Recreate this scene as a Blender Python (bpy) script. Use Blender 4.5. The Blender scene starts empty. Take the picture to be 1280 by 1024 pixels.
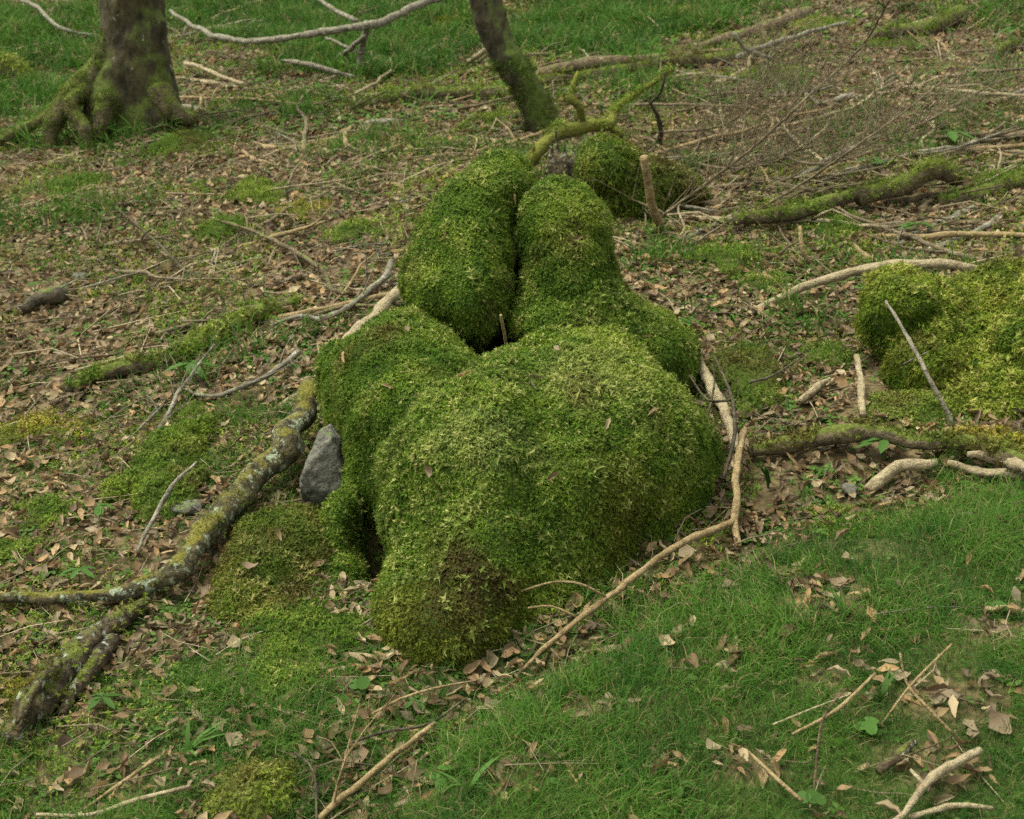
import bpy, math, random
import numpy as np
from mathutils import Vector, Matrix
from mathutils.bvhtree import BVHTree

random.seed(7)
RNG = np.random.default_rng(7)
scene = bpy.context.scene
COL = scene.collection

# ------------------------------------------------------------------ camera
CAM_Z, PITCH, FPX = 1.70, math.radians(-18.0), 1758.0      # photo pixels 1280 x 1024
cd = bpy.data.cameras.new('camera')
cam = bpy.data.objects.new('camera', cd); COL.objects.link(cam)
cam.location = (0, 0, CAM_Z); cam.rotation_euler = (math.pi/2 + PITCH, 0, 0)
cd.sensor_fit = 'HORIZONTAL'; cd.sensor_width = 36.0; cd.lens = 36.0*FPX/1280
cd.clip_start = 0.05; cd.clip_end = 300
cd.dof.use_dof = True; cd.dof.focus_distance = 3.9; cd.dof.aperture_fstop = 6.0
scene.camera = cam
# ------------------------------------------------------------------ light
SUN_EL, SUN_AZ = math.radians(68), math.radians(275)        # azimuth measured clockwise from +Y
w = bpy.data.worlds.new('World'); scene.world = w; w.use_nodes = True
nt = w.node_tree; nt.nodes.clear()
sky = nt.nodes.new('ShaderNodeTexSky'); sky.sky_type = 'NISHITA'; sky.sun_disc = False
sky.sun_elevation = SUN_EL; sky.sun_rotation = SUN_AZ; sky.dust_density = 4.0; sky.ozone_density = 0.6
hs = nt.nodes.new('ShaderNodeHueSaturation'); hs.inputs['Saturation'].default_value = 0.12
bg = nt.nodes.new('ShaderNodeBackground'); bg.inputs['Strength'].default_value = 0.15
ow = nt.nodes.new('ShaderNodeOutputWorld')
nt.links.new(sky.outputs[0], hs.inputs['Color']); ct = nt.nodes.new('ShaderNodeMix'); ct.data_type = 'RGBA'; ct.blend_type = 'MULTIPLY'; ct.inputs['Factor'].default_value = 1; ct.inputs[7].default_value = (.97, 1, .86, 1)   # daylight that came through young leaves
nt.links.new(hs.outputs[0], ct.inputs[6]); nt.links.new(ct.outputs[2], bg.inputs['Color']); nt.links.new(bg.outputs[0], ow.inputs['Surface'])
sl = bpy.data.lights.new('sun', 'SUN'); sl.energy = 1.2; sl.angle = math.radians(20); sl.color = (1, .95, .76)
sun = bpy.data.objects.new('sun', sl); COL.objects.link(sun)
sdir = Vector((math.sin(SUN_AZ)*math.cos(SUN_EL), math.cos(SUN_AZ)*math.cos(SUN_EL), math.sin(SUN_EL)))
sun.rotation_euler = sdir.to_track_quat('Z', 'Y').to_euler()
scene.view_settings.view_transform = 'Standard'; scene.view_settings.look = 'None'
scene.view_settings.exposure = 1.32; scene.view_settings.gamma = 1.0
scene.render.engine = 'CYCLES'
scene.cycles.max_bounces = 6; scene.cycles.diffuse_bounces = 3; scene.cycles.transmission_bounces = 3
scene.cycles.use_denoising = False

# ------------------------------------------------------------------ noise (vectorised)
def _hash(ix, iy, iz, s):
    n = (ix.astype(np.int64)*73856093) ^ (iy.astype(np.int64)*19349663) ^ (iz.astype(np.int64)*83492791) ^ (s*2654435)
    n = (n ^ (n >> 13))*1274126177 & 0x7fffffff
    n = (n ^ (n >> 15))*69069 & 0x7fffffff
    return ((n >> 8) & 0xffff)/65535.0
def vnoise(x, y, z=None, s=0):
    x = np.asarray(x, float); y = np.asarray(y, float); z = np.zeros_like(x) if z is None else np.asarray(z, float)
    ix, iy, iz = np.floor(x), np.floor(y), np.floor(z)
    fx, fy, fz = x-ix, y-iy, z-iz
    fx = fx*fx*(3-2*fx); fy = fy*fy*(3-2*fy); fz = fz*fz*(3-2*fz)
    r = 0
    for a in (0, 1):
        for b in (0, 1):
            for c in (0, 1):
                wt = (fx if a else 1-fx)*(fy if b else 1-fy)*(fz if c else 1-fz)
                r = r + wt*_hash(ix+a, iy+b, iz+c, s)
    return r
def fbm(x, y, z=None, s=0, o=3):
    r, a, t, f = 0, 1.0, 0, 1.0
    for k in range(o):
        r = r + a*vnoise(np.asarray(x)*f, np.asarray(y)*f, None if z is None else np.asarray(z)*f, s+k*17)
        t += a; a *= .5; f *= 2.03
    return r/t
def sstep(a, b, x):
    t = np.clip((x-a)/(b-a), 0, 1); return t*t*(3-2*t)

# ------------------------------------------------------------------ terrain
CP = np.array((0, 0, CAM_Z)); FW = np.array((0, math.cos(PITCH), math.sin(PITCH))); UP = np.array((0, -math.sin(PITCH), math.cos(PITCH))); RT = np.array((1., 0, 0))
def ray(u, v):
    d = FW*FPX + RT*(u-640) + UP*(512-v); return d/np.linalg.norm(d)
def h0(x, y):
    return .115*(y-3) + .075*x + .0035*np.maximum(y-6, 0)**2*np.where(y < 25, 1, 0) + np.where(y >= 25, .0035*361+.06*(y-25), 0)
def solve(hf, u, v, lift):
    d = ray(u, v); ts = np.linspace(1.2, 60, 3000)
    P = CP + ts[:, None]*d
    g = P[:, 2] - hf(P[:, 0], P[:, 1]) - lift
    k = np.argmax(g < 0)
    if g[k] >= 0: k = len(ts)-1
    a, b = ts[max(k-1, 0)], ts[k]
    for _ in range(24):
        m = (a+b)/2; p = CP+m*d
        if p[2]-float(hf(p[0], p[1]))-lift < 0: b = m
        else: a = m
    return CP + b*d
_gl = [solve(h0, u, v, 0)[:2] for u, v in ((1330, 590), (1120, 615), (960, 640), (900, 690), (640, 835), (480, 950), (380, 1060))]
def bank(x, y):
    """1 on the grassy bank on the near side of the gully, 0 beyond it"""
    x = np.asarray(x, float); y = np.asarray(y, float)
    best = np.full(x.shape, 1e9); sg = np.zeros(x.shape)
    for (ax, ay), (bx, by) in zip(_gl[:-1], _gl[1:]):
        dx, dy = bx-ax, by-ay; L = dx*dx+dy*dy
        t = np.clip(((x-ax)*dx+(y-ay)*dy)/L, 0, 1)
        d = np.hypot(x-ax-t*dx, y-ay-t*dy)
        c = (x-ax)*dy-(y-ay)*dx
        m = d < best
        best = np.where(m, d, best); sg = np.where(m, np.sign(c), sg)
    return -best*sg
def H(x, y):
    x = np.asarray(x, float); y = np.asarray(y, float)
    z = h0(x, y)
    b = bank(x, y)
    z = z + .10*sstep(-.02, .45, b) - .03*np.exp(-(b/.12)**2)
    z = z + .16*(fbm(x*.45+3, y*.45, s=1)-.5) + .07*(fbm(x*1.7, y*1.7, s=5)-.5) + .025*(fbm(x*6, y*6, s=9)-.5)
    z = z - .24*np.exp(-(((x+.375)/.09)**2+((y-3.83)/.16)**2))            # hollow dug into the ground so the gap between the boulders turns dark
    return z
def at(u, v, lift=0.0): return solve(H, u, v, lift)
def dist(p): return float(np.linalg.norm(np.asarray(p)-CP))
def depth_pt(u, v, dep):                       # the point on a sight line at a given horizontal distance
    d = ray(u, v); return CP + d*(dep/d[1])
def proj(P):
    q = P-CP; f = q@FW
    return 640+FPX*(q@RT)/f, 512-FPX*(q@UP)/f, f
def poly_world(pts): return np.array([at(u, v)[:2] for u, v in pts])
def in_poly(poly, x, y):
    r = np.zeros(x.shape, bool); n = len(poly); j = n-1
    for i in range(n):
        xi, yi = poly[i]; xj, yj = poly[j]
        with np.errstate(divide='ignore', invalid='ignore'):
            c = ((yi > y) != (yj > y)) & (x < (xj-xi)*(y-yi)/(yj-yi)+xi)
        r ^= c; j = i
    return r
def ell_world(u, v, ru, rv):
    c = at(u, v); d = dist(c); a = at(u, v-rv); b = at(u, v+rv)
    return c[0], c[1], ru*d/FPX, max(.5*(a[1]-b[1]), .02)

# ------------------------------------------------------------------ object helpers
def tag(o, label=None, cat=None, group=None, kind=None):
    if label: o['label'] = label
    if cat: o['category'] = cat
    if group: o['group'] = group
    if kind: o['kind'] = kind
    return o
def link(name, me, parent=None):
    o = bpy.data.objects.new(name, me); COL.objects.link(o)
    if parent is not None: o.parent = parent
    return o
def mesh_np(name, V, F, mat, col=None, smooth=False):
    """V (n,3); F: int array (m,k)"""
    me = bpy.data.meshes.new(name); V = np.ascontiguousarray(V, np.float32); F = np.ascontiguousarray(F, np.int32)
    k = F.shape[1]
    me.vertices.add(len(V)); me.vertices.foreach_set('co', V.ravel())
    me.loops.add(F.size); me.loops.foreach_set('vertex_index', F.ravel())
    me.polygons.add(len(F)); me.polygons.foreach_set('loop_start', np.arange(0, F.size, k, dtype=np.int32))
    if smooth: me.polygons.foreach_set('use_smooth', np.ones(len(F), bool))
    me.update(calc_edges=True)
    if col is not None:
        a = me.color_attributes.new('Col', 'FLOAT_COLOR', 'POINT')
        c = np.ones((len(V), 4), np.float32); c[:, :3] = col
        a.data.foreach_set('color', c.ravel())
    me.materials.append(mat)
    return me
def mesh_get(me):
    V = np.empty(len(me.vertices)*3, np.float32); me.vertices.foreach_get('co', V); V = V.reshape(-1, 3)
    me.calc_loop_triangles()
    T = np.empty(len(me.loop_triangles)*3, np.int32); me.loop_triangles.foreach_get('vertices', T)
    return V.astype(float), T.reshape(-1, 3)

# ------------------------------------------------------------------ materials
def new_mat(name):
    m = bpy.data.materials.new(name); m.use_nodes = True; t = m.node_tree; t.nodes.clear()
    return m, t, t.nodes.new, t.links.new
def mat_attr(name, rough=.75, transl=.25, spec=.2, var=.0, scale=40):
    """colour from the mesh's own attribute, thin and partly translucent"""
    m, t, N, L = new_mat(name)
    out = N('ShaderNodeOutputMaterial'); p = N('ShaderNodeBsdfPrincipled'); at_ = N('ShaderNodeAttribute'); at_.attribute_name = 'Col'
    p.inputs['Roughness'].default_value = rough; p.inputs['Specular IOR Level'].default_value = spec
    src = at_.outputs['Color']
    if var:
        tc = N('ShaderNodeTexCoord'); nz = N('ShaderNodeTexNoise'); nz.inputs['Scale'].default_value = scale; nz.inputs['Detail'].default_value = 4
        L(tc.outputs['Object'], nz.inputs['Vector'])
        mr = N('ShaderNodeMapRange'); mr.inputs[1].default_value = .3; mr.inputs[2].default_value = .7; mr.inputs[3].default_value = 1-var; mr.inputs[4].default_value = 1+var
        L(nz.outputs['Fac'], mr.inputs[0]); vm = N('ShaderNodeVectorMath'); vm.operation = 'SCALE'
        L(src, vm.inputs[0]); L(mr.outputs[0], vm.inputs['Scale']); src = vm.outputs[0]
    L(src, p.inputs['Base Color'])
    if transl > 0:
        tr = N('ShaderNodeBsdfTranslucent'); mx = N('ShaderNodeMixShader'); mx.inputs[0].default_value = transl
        L(src, tr.inputs['Color']); L(p.outputs[0], mx.inputs[1]); L(tr.outputs[0], mx.inputs[2]); L(mx.outputs[0], out.inputs['Surface'])
    else: L(p.outputs[0], out.inputs['Surface'])
    return m
def mat_bark(name, c1, c2, moss=0.0, mcol=(.07, .10, .02), lichen=0.0, scale=18, lcol=(.42, .46, .38), bump=1.0, stretch=(1, 1, 1), dark=.35):
    m, t, N, L = new_mat(name)
    out = N('ShaderNodeOutputMaterial'); p = N('ShaderNodeBsdfPrincipled'); p.inputs['Roughness'].default_value = .88; p.inputs['Specular IOR Level'].default_value = .2
    tc = N('ShaderNodeTexCoord'); mp = N('ShaderNodeMapping'); mp.inputs['Scale'].default_value = stretch; L(tc.outputs['Object'], mp.inputs['Vector'])
    def noise(sc, det=6, ro=.65):
        n = N('ShaderNodeTexNoise'); n.inputs['Scale'].default_value = sc; n.inputs['Detail'].default_value = det; n.inputs['Roughness'].default_value = ro
        L(mp.outputs[0], n.inputs['Vector']); return n.outputs['Fac']
    def ramp(src, a, b):
        r = N('ShaderNodeMapRange'); r.inputs[1].default_value = a; r.inputs[2].default_value = b; L(src, r.inputs[0]); return r.outputs[0]
    def mix(f, a, b):
        x = N('ShaderNodeMix'); x.data_type = 'RGBA'; L(f, x.inputs['Factor'])
        for s, q in ((x.inputs[6], a), (x.inputs[7], b)):
            if isinstance(q, tuple): s.default_value = (*q, 1)
            else: L(q, s)
        return x.outputs[2]
    n1 = noise(scale); c = mix(ramp(n1, .35, .68), c1, c2)
    n3 = noise(scale*2.4, 5, .7); c = mix(ramp(n3, .5, .72), c, tuple(v*dark for v in c1))
    if lichen > 0: c = mix(ramp(noise(scale*1.3, 5, .7), .66-.22*lichen, .70-.22*lichen), c, lcol)
    if moss > 0:
        g = N('ShaderNodeNewGeometry'); sx = N('ShaderNodeSeparateXYZ'); L(g.outputs['Normal'], sx.inputs[0])
        a = N('ShaderNodeMath'); a.operation = 'MULTIPLY_ADD'; L(sx.outputs['Z'], a.inputs[0]); a.inputs[1].default_value = .35; L(noise(scale*.5, 5), a.inputs[2])
        mc = mix(ramp(noise(scale*6, 4), .35, .65), mcol, tuple(v*1.9 for v in mcol))
        c = mix(ramp(a.outputs[0], 1.0-.6*moss, 1.12-.6*moss), c, mc)
    L(c, p.inputs['Base Color'])
    b = N('ShaderNodeBump'); b.inputs['Strength'].default_value = bump; b.inputs['Distance'].default_value = .03
    L(noise(scale*2, 6, .6), b.inputs['Height']); L(b.outputs[0], p.inputs['Normal'])
    L(p.outputs[0], out.inputs['Surface'])
    return m
M_MOSS = mat_attr('moss_fronds', .8, .22, .15)
M_GRASS = mat_attr('grass_blades', .7, .3, .12)
M_LEAF = mat_attr('dry_leaf', .7, .2, .25, .28, 60)
M_HERB = mat_attr('green_leaf', .65, .3, .15)
M_GROUND = mat_attr('forest_soil', .95, 0, .1, .5, 55)
M_CUSH = mat_attr('moss_bed', .95, 0, .1, .5, 70)
M_ROCK = mat_bark('grey_stone', (.06, .058, .048), (.175, .17, .14), .25, scale=22, bump=.7, lichen=.15, lcol=(.24, .23, .22))
M_BARK = {
 'pale': mat_bark('pale_dead_wood', (.23, .18, .11), (.41, .34, .22), .12, dark=.65, lichen=.25, lcol=(.15, .12, .08)),
 'grey': mat_bark('grey_dead_wood', (.13, .115, .085), (.30, .265, .21), .2, lichen=.3, lcol=(.36, .36, .30)),
 'dark': mat_bark('dark_bark', (.04, .034, .025), (.13, .105, .07), .25),
 'brown': mat_bark('brown_bark', (.075, .055, .032), (.20, .15, .09), .3, lichen=.1, lcol=(.3, .28, .2)),
 'twiggy': mat_bark('dry_twigs', (.11, .085, .052), (.24, .19, .12), .1),
 'golden': mat_bark('golden_moss_bark', (.08, .07, .03), (.26, .21, .11), 1.3, mcol=(.09, .095, .016)),
 'beech': mat_bark('beech_trunk_bark', (.028, .024, .013), (.085, .072, .036), .76, mcol=(.042, .054, .011), lichen=.14, scale=9, stretch=(1, 1, .5), lcol=(.3, .3, .25)),
 'tan': mat_bark('tan_bark', (.20, .14, .068), (.37, .275, .15), .06, dark=.6),
 'mossy': mat_bark('mossy_bark', (.06, .048, .028), (.17, .13, .075), .6, mcol=(.065, .08, .013)),
 'lichen': mat_bark('lichen_bark', (.032, .027, .017), (.15, .125, .065), .4, mcol=(.10, .09, .016), lichen=.55, scale=24, lcol=(.26, .30, .21)),
 'rot': mat_bark('rotten_wood', (.022, .017, .011), (.15, .11, .066), .35, mcol=(.075, .085, .018), lichen=.4, scale=24, lcol=(.30, .33, .25)),
 'trunk': mat_bark('trunk_bark', (.026, .022, .013), (.085, .07, .038), .9, mcol=(.040, .056, .010), lichen=.08, scale=9, stretch=(1, 1, .5), lcol=(.3, .3, .25)),
}

# ------------------------------------------------------------------ scattering
def frond_template(seed, pairs=5):
    r = np.random.default_rng(seed); V, F = [], []
    lean = r.uniform(-.25, .25, 2)
    def axis(t): return np.array((lean[0]*t*t*1.2, lean[1]*t*t*1.2, t*(1-.12*t)))
    wv = .05
    i = 0
    for a, b in ((0, .5), (.5, 1)):
        p, q = axis(a), axis(b)
        V += [p+(wv, 0, 0), p-(wv, 0, 0), q]; F.append((i, i+1, i+2)); i += 3
    for k in range(pairs):
        t = .22+.78*k/(pairs-1)
        ph = r.uniform(0, 6.28); L = (.42 if k < pairs-1 else .3)*r.uniform(.75, 1.25)
        for s in (0, math.pi):
            d = np.array((math.cos(ph+s), math.sin(ph+s), r.uniform(.25, .9))); d /= np.linalg.norm(d)
            sd = np.cross(d, (0, 0, 1)); sd = sd/np.linalg.norm(sd)*.075
            p = axis(t)
            V += [p+sd, p-sd, p+d*L]; F.append((i, i+1, i+2)); i += 3
    return np.array(V), np.array(F)
FRONDS = [frond_template(s) for s in range(6)]
FRONDS_LO = [frond_template(s+20, 3) for s in range(5)]
def basis(D, spin):
    D = D/np.linalg.norm(D, axis=1, keepdims=True)
    a = np.where(np.abs(D[:, 2:3]) < .9, np.array((0, 0, 1.)), np.array((1., 0, 0)))
    X = np.cross(a, D); X /= np.linalg.norm(X, axis=1, keepdims=True); Y = np.cross(D, X)
    c, s = np.cos(spin)[:, None], np.sin(spin)[:, None]
    return c*X+s*Y, c*Y-s*X, D
def stamp(templates, P, D, S, C, seed=0, spin=None, aspect=None):
    """one array of geometry from many small copies; C per-copy colours"""
    r = np.random.default_rng(seed); n = len(P); ch = r.integers(0, len(templates), n)
    spin = r.uniform(0, 6.283, n) if spin is None else spin
    X, Y, Z = basis(D, spin)
    VV, FF, CC, off = [], [], [], 0
    for k, (tv, tf) in enumerate(templates):
        m = ch == k; q = int(m.sum())
        if not q: continue
        s = S[m][:, None, None]; tvv = tv[None]
        v = P[m][:, None] + s*(tvv[..., 0:1]*X[m][:, None]+tvv[..., 1:2]*Y[m][:, None]+tvv[..., 2:3]*Z[m][:, None])
        VV.append(v.reshape(-1, 3)); FF.append((tf[None]+(np.arange(q)*len(tv))[:, None, None]+off).reshape(-1, tf.shape[1]))
        CC.append(np.repeat(C[m], len(tv), axis=0)); off += q*len(tv)
    return np.concatenate(VV), np.concatenate(FF), np.concatenate(CC)
def surf_points(V, T, density, seed=0):
    r = np.random.default_rng(seed)
    a, b, c = V[T[:, 0]], V[T[:, 1]], V[T[:, 2]]
    nn = np.cross(b-a, c-a); ar = np.linalg.norm(nn, axis=1)/2
    n = int(ar.sum()*density)
    k = np.searchsorted(np.cumsum(ar), r.uniform(0, ar.sum(), n)); k = np.minimum(k, len(T)-1)
    u, v = r.uniform(size=n), r.uniform(size=n); f = u+v > 1; u[f] = 1-u[f]; v[f] = 1-v[f]
    P = a[k]+u[:, None]*(b-a)[k]+v[:, None]*(c-a)[k]
    return P, nn[k]/(np.linalg.norm(nn[k], axis=1, keepdims=True)+1e-12)
def lerp(a, b, t): return np.asarray(a)*(1-t[:, None])+np.asarray(b)*t[:, None]
G_DARK, G_MID, G_YEL, G_PALE, G_BRN = (.052, .105, .011), (.100, .172, .015), (.18, .235, .026), (.34, .34, .11), (.085, .060, .018)
def moss_colors(P, seed, yel=.4, brn=0.0, tint=None):
    r = np.random.default_rng(seed); n = len(P)
    f = fbm(P[:, 0]*9, P[:, 1]*9, P[:, 2]*9, s=3); g = fbm(P[:, 0]*3.3+7, P[:, 1]*3.3, P[:, 2]*3.3, s=11)
    f2 = fbm(P[:, 0]*27, P[:, 1]*27, P[:, 2]*27, s=7, o=2)
    C = lerp(G_DARK, G_MID, np.clip(.40+1.5*(f-.4)+1.7*(f2-.5)+r.normal(0, .2, n), 0, 1))
    C = C + (np.asarray(G_YEL)-C)*np.clip((g-.5+.30*(yel-.4))*2.2+2.0*(f-.5)+r.normal(0, .2, n)+.16, 0, 1)[:, None]
    tip = (r.uniform(size=n) < .09*yel*2*np.clip((f-.4)*6, 0, 1.5))
    C[tip] = np.asarray(G_PALE)*r.uniform(.7, 1.1, (int(tip.sum()), 1))
    if brn > 0:
        k = np.clip((fbm(P[:, 0]*5, P[:, 1]*5, P[:, 2]*5, s=31)-.62+.35*brn)*4+r.normal(0, .15, n), 0, 1)
        C = C + (np.asarray(G_BRN)-C)*k[:, None]*.85
    if tint is not None: C = C*np.asarray(tint)
    return C*r.uniform(.8, 1.2, (n, 1))
def moss_on(me, parent, density, size, seed, yel=.4, brn=0.0, up_min=-1.1, tint=None, templates=FRONDS, colorfn=None, hang=.3, clip_ground=True, part='moss', keep=None):
    V, T = mesh_get(me)
    P, Nn = surf_points(V, T, density, seed)
    r = np.random.default_rng(seed+1)
    tc = CP-P; tc /= np.linalg.norm(tc, axis=1, keepdims=True)
    m = ((Nn*tc).sum(1) > -.55) & (Nn[:, 2]+r.normal(0, .12, len(P)) > up_min)
    if clip_ground: m &= P[:, 2] > H(P[:, 0], P[:, 1])-.015
    if keep is not None: m &= keep(P, Nn, r)
    P, Nn = P[m], Nn[m]; n = len(P)
    if n < 60: return None
    D = Nn + r.normal(0, .42, (n, 3)) + np.array((0, 0, -1))*hang*(1-np.clip(Nn[:, 2:3], 0, 1)) 
    cl = fbm(P[:, 0]*19, P[:, 1]*19, P[:, 2]*19, s=41, o=2)             # the tufts stand in clumps
    S = size*r.uniform(.65, 1.3, n)*(.7+.6*sstep(.3, .7, cl))
    C = moss_colors(P, seed+2, yel, brn, tint)
    old = np.clip((cl-.54)*3.2+r.normal(0, .25, n), 0, 1)*np.clip(yel, 0, 1)*.75   # the tallest tufts end in pale straw green shoots
    C = C+(np.array((.27, .285, .07))*(1 if tint is None else np.asarray(tint))-C)*old[:, None]
    if colorfn is not None: C = colorfn(P, Nn, C, r)
    v, f, c = stamp(templates, P-Nn*.004, D, S, C, seed)
    return link(part, mesh_np(part, v, f, M_MOSS, c), parent)

# ------------------------------------------------------------------ solid blobs
def ico(sub=3):
    import bmesh
    bm = bmesh.new(); bmesh.ops.create_icosphere(bm, subdivisions=sub, radius=1)
    V = np.array([v.co for v in bm.verts]); F = np.array([[v.index for v in f.verts] for f in bm.faces]); bm.free(); return V, F
ICO = ico(3)
def tube_np(pts, rad, sides=8, step=.04, rough=0.0, seed=0, cap=True):
    P = np.asarray(pts, float); R = np.asarray(rad, float); n = len(P)
    if n > 2:
        Q, RR = [], []
        E = np.vstack((2*P[0]-P[1], P, 2*P[-1]-P[-2]))
        for i in range(n-1):
            p0, p1, p2, p3 = E[i:i+4]; k = max(2, int(np.linalg.norm(p2-p1)/step))
            for t in np.arange(k)/k:
                Q.append(.5*((2*p1)+(-p0+p2)*t+(2*p0-5*p1+4*p2-p3)*t*t+(-p0+3*p1-3*p2+p3)*t**3)); RR.append(R[i]*(1-t)+R[i+1]*t)
        Q.append(P[-1]); RR.append(R[-1]); P, R = np.array(Q), np.array(RR)
    if rough > .15 and len(P) > 4:                                       # kinks and knots along the stem
        al = np.concatenate(([0], np.cumsum(np.linalg.norm(np.diff(P, axis=0), axis=1)))); rm = max(R.mean(), .003)
        for k_ in range(3): P[:, k_] += (fbm(al/(rm*9)+seed*7.3, np.full(len(al), k_*9.1), s=seed+k_, o=2)-.5)*rm*(3.6 if rm > .03 else 5.0)*rough
        R = R*(1+rough*.9*(fbm(al/(rm*4)+3, np.zeros(len(al)), s=seed+9, o=2)-.5))
    n = len(P)
    T = np.gradient(P, axis=0); T /= np.linalg.norm(T, axis=1, keepdims=True)+1e-12
    X = np.zeros_like(P); x = np.cross(T[0], (0, 0, 1)); 
    if np.linalg.norm(x) < .1: x = np.cross(T[0], (1, 0, 0))
    for i in range(n):
        x = x-T[i]*(x@T[i]); x = x/np.linalg.norm(x); X[i] = x
    Y = np.cross(T, X)
    a = np.arange(sides)*2*math.pi/sides
    V = P[:, None]+R[:, None, None]*(np.cos(a)[None, :, None]*X[:, None]+np.sin(a)[None, :, None]*Y[:, None])
    if rough > 0:
        q = V.reshape(-1, 3); rr = np.repeat(R, sides); fr = .5/max(R.max(), .004)
        nz = fbm(q[:, 0]*fr, q[:, 1]*fr, q[:, 2]*fr, s=seed, o=2)-.5
        V = (q+((q-np.repeat(P, sides, 0))*(nz*2*rough)[:, None])).reshape(V.shape)
    V = V.reshape(-1, 3); F = []
    for i in range(n-1):
        for k in range(sides):
            k2 = (k+1) % sides; F.append((i*sides+k, i*sides+k2, (i+1)*sides+k2, (i+1)*sides+k))
    if cap:
        V = np.vstack((V, P[0], P[-1])); c0, c1 = n*sides, n*sides+1
        for k in range(sides):
            k2 = (k+1) % sides; F.append((c0, k2, k, k)); F.append((c1, (n-1)*sides+k, (n-1)*sides+k2, (n-1)*sides+k2))
    return V, F
def join(parts):
    V, F, o = [], [], 0
    for v, f in parts:
        V.append(v); F += [tuple(i+o for i in q) for q in f]; o += len(v)
    return np.concatenate(V), F
def mesh_py(name, V, F, mat, smooth=True):
    me = bpy.data.meshes.new(name)
    F = [tuple(dict.fromkeys(q)) for q in F]
    me.from_pydata([tuple(v) for v in V], [], F); me.update(); me.materials.append(mat)
    if smooth: me.polygons.foreach_set('use_smooth', np.ones(len(me.polygons), bool))
    return me
def fuse(name, parts, mat, voxel=.02, smooth=6, amp=.03, freq=4.0, seed=0, flat=False, amp2=0.0):
    """union of overlapping solids into one skin, then roughened"""
    V, F = join(parts)
    me = mesh_py('tmp', V, F, mat); o = link('tmp', me)
    md = o.modifiers.new('r', 'REMESH'); md.mode = 'VOXEL'; md.voxel_size = voxel
    if smooth:
        ms = o.modifiers.new('s', 'SMOOTH'); ms.iterations = smooth; ms.factor = .5
    dg = bpy.context.evaluated_depsgraph_get(); dg.update()
    out = bpy.data.meshes.new_from_object(o.evaluated_get(dg)); out.name = name
    bpy.data.objects.remove(o); bpy.data.meshes.remove(me)
    V, T = mesh_get(out)
    N = np.empty(len(V)*3, np.float32); out.vertices.foreach_get('normal', N); N = N.reshape(-1, 3)
    q = V*freq
    d = amp*2*(fbm(q[:, 0], q[:, 1], q[:, 2], s=seed, o=3)-.5)
    if amp2: d = d + amp2*2*(fbm(q[:, 0]*4, q[:, 1]*4, q[:, 2]*4, s=seed+3, o=2)-.5)
    V = V+N*d[:, None]
    out.vertices.foreach_set('co', V.astype(np.float32).ravel())
    out.materials.clear(); out.materials.append(mat)
    out.polygons.foreach_set('use_smooth', np.full(len(out.polygons), not flat)); out.update()
    return out
def ell(u, v, dep, ru, rv, rd, tilt=0.0):
    c = depth_pt(u, v, dep); s = np.linalg.norm(c-CP)/FPX
    V = ICO[0]*np.array((ru*s, rd, rv*s))
    if tilt:
        ca, sa = math.cos(tilt), math.sin(tilt); V = np.stack((ca*V[:, 0]-sa*V[:, 2], V[:, 1], sa*V[:, 0]+ca*V[:, 2]), 1)
    return V+c, [tuple(f) for f in ICO[1]]
# ------------------------------------------------------------------ ground cover zones (world polygons)
Z_MIX = poly_world([(-60, 930), (110, 850), (250, 800), (420, 850), (455, 930), (400, 1060), (-60, 1060)])
Z_FAR = [poly_world(p) for p in ([(-90, 10), (130, 10), (140, 90), (100, 125), (40, 140), (-90, 180)],
         [(215, -14), (580, -14), (600, 50), (560, 85), (500, 95), (420, 105), (330, 70), (250, 40)],
         [(640, -14), (960, -14), (900, 40), (790, 62), (700, 72), (640, 70)])]
PATCH = [ell_world(*e) for e in ((1040, 745, 75, 38), (880, 832, 70, 26), (1200, 870, 80, 40), (640, 975, 45, 38), (735, 890, 45, 22), (1020, 848, 35, 20),
         (1170, 960, 60, 40), (930, 960, 50, 30), (1235, 790, 45, 20), (980, 720, 30, 16), (830, 960, 30, 25), (560, 985, 30, 20))]
def zones(x, y):
    """(grass, litter, herb) density 0..1 at ground points"""
    n1 = fbm(x*1.3+11, y*1.3, s=51); n2 = fbm(x*5, y*5, s=57); n3 = fbm(x*.8+4, y*.8+9, s=63)
    b = bank(x, y)+.10*(n2-.5)
    near = sstep(.0, .24, b)
    pat = np.zeros_like(x)
    for cx, cy, rx, ry in PATCH: pat = np.maximum(pat, 1-np.hypot((x-cx)/rx, (y-cy)/ry))
    pat = sstep(.0, .45, pat+.9*(n2-.5))
    far = np.zeros_like(x)
    for p in Z_FAR: far = np.maximum(far, in_poly(p, x+.5*(n2-.5), y+.9*(n1-.5)).astype(float))
    mix = in_poly(Z_MIX, x+.2*(n2-.5), y+.2*(n1-.5)).astype(float)
    gully = np.exp(-((b+.05)/.12)**2)
    g = np.maximum.reduce([near*(1-.85*pat)*(.55+.45*sstep(.36, .56, n2)), far*(.2+.8*sstep(.36, .56, n2*.6+n1*.4)), mix*(.25+.75*sstep(.4, .62, n2)), .4*sstep(.50, .62, n1)*sstep(.42, .56, n2)])
    l = np.clip(1-np.maximum.reduce([near, far*(.5+.4*sstep(.4, .6, n2*.6+n1*.4)), mix*.55]), 0, 1)
    l = l*(.38+.62*sstep(.36, .54, n2*.6+n1*.4))
    l = np.maximum(l, near*(.035+.55*pat)); l = np.maximum(l, gully*.9*(1-near))
    h = np.maximum((.2+.8*sstep(.42, .56, n1*.6+n2*.4))*(1-near), .10*near)
    return g, l, h

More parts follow.
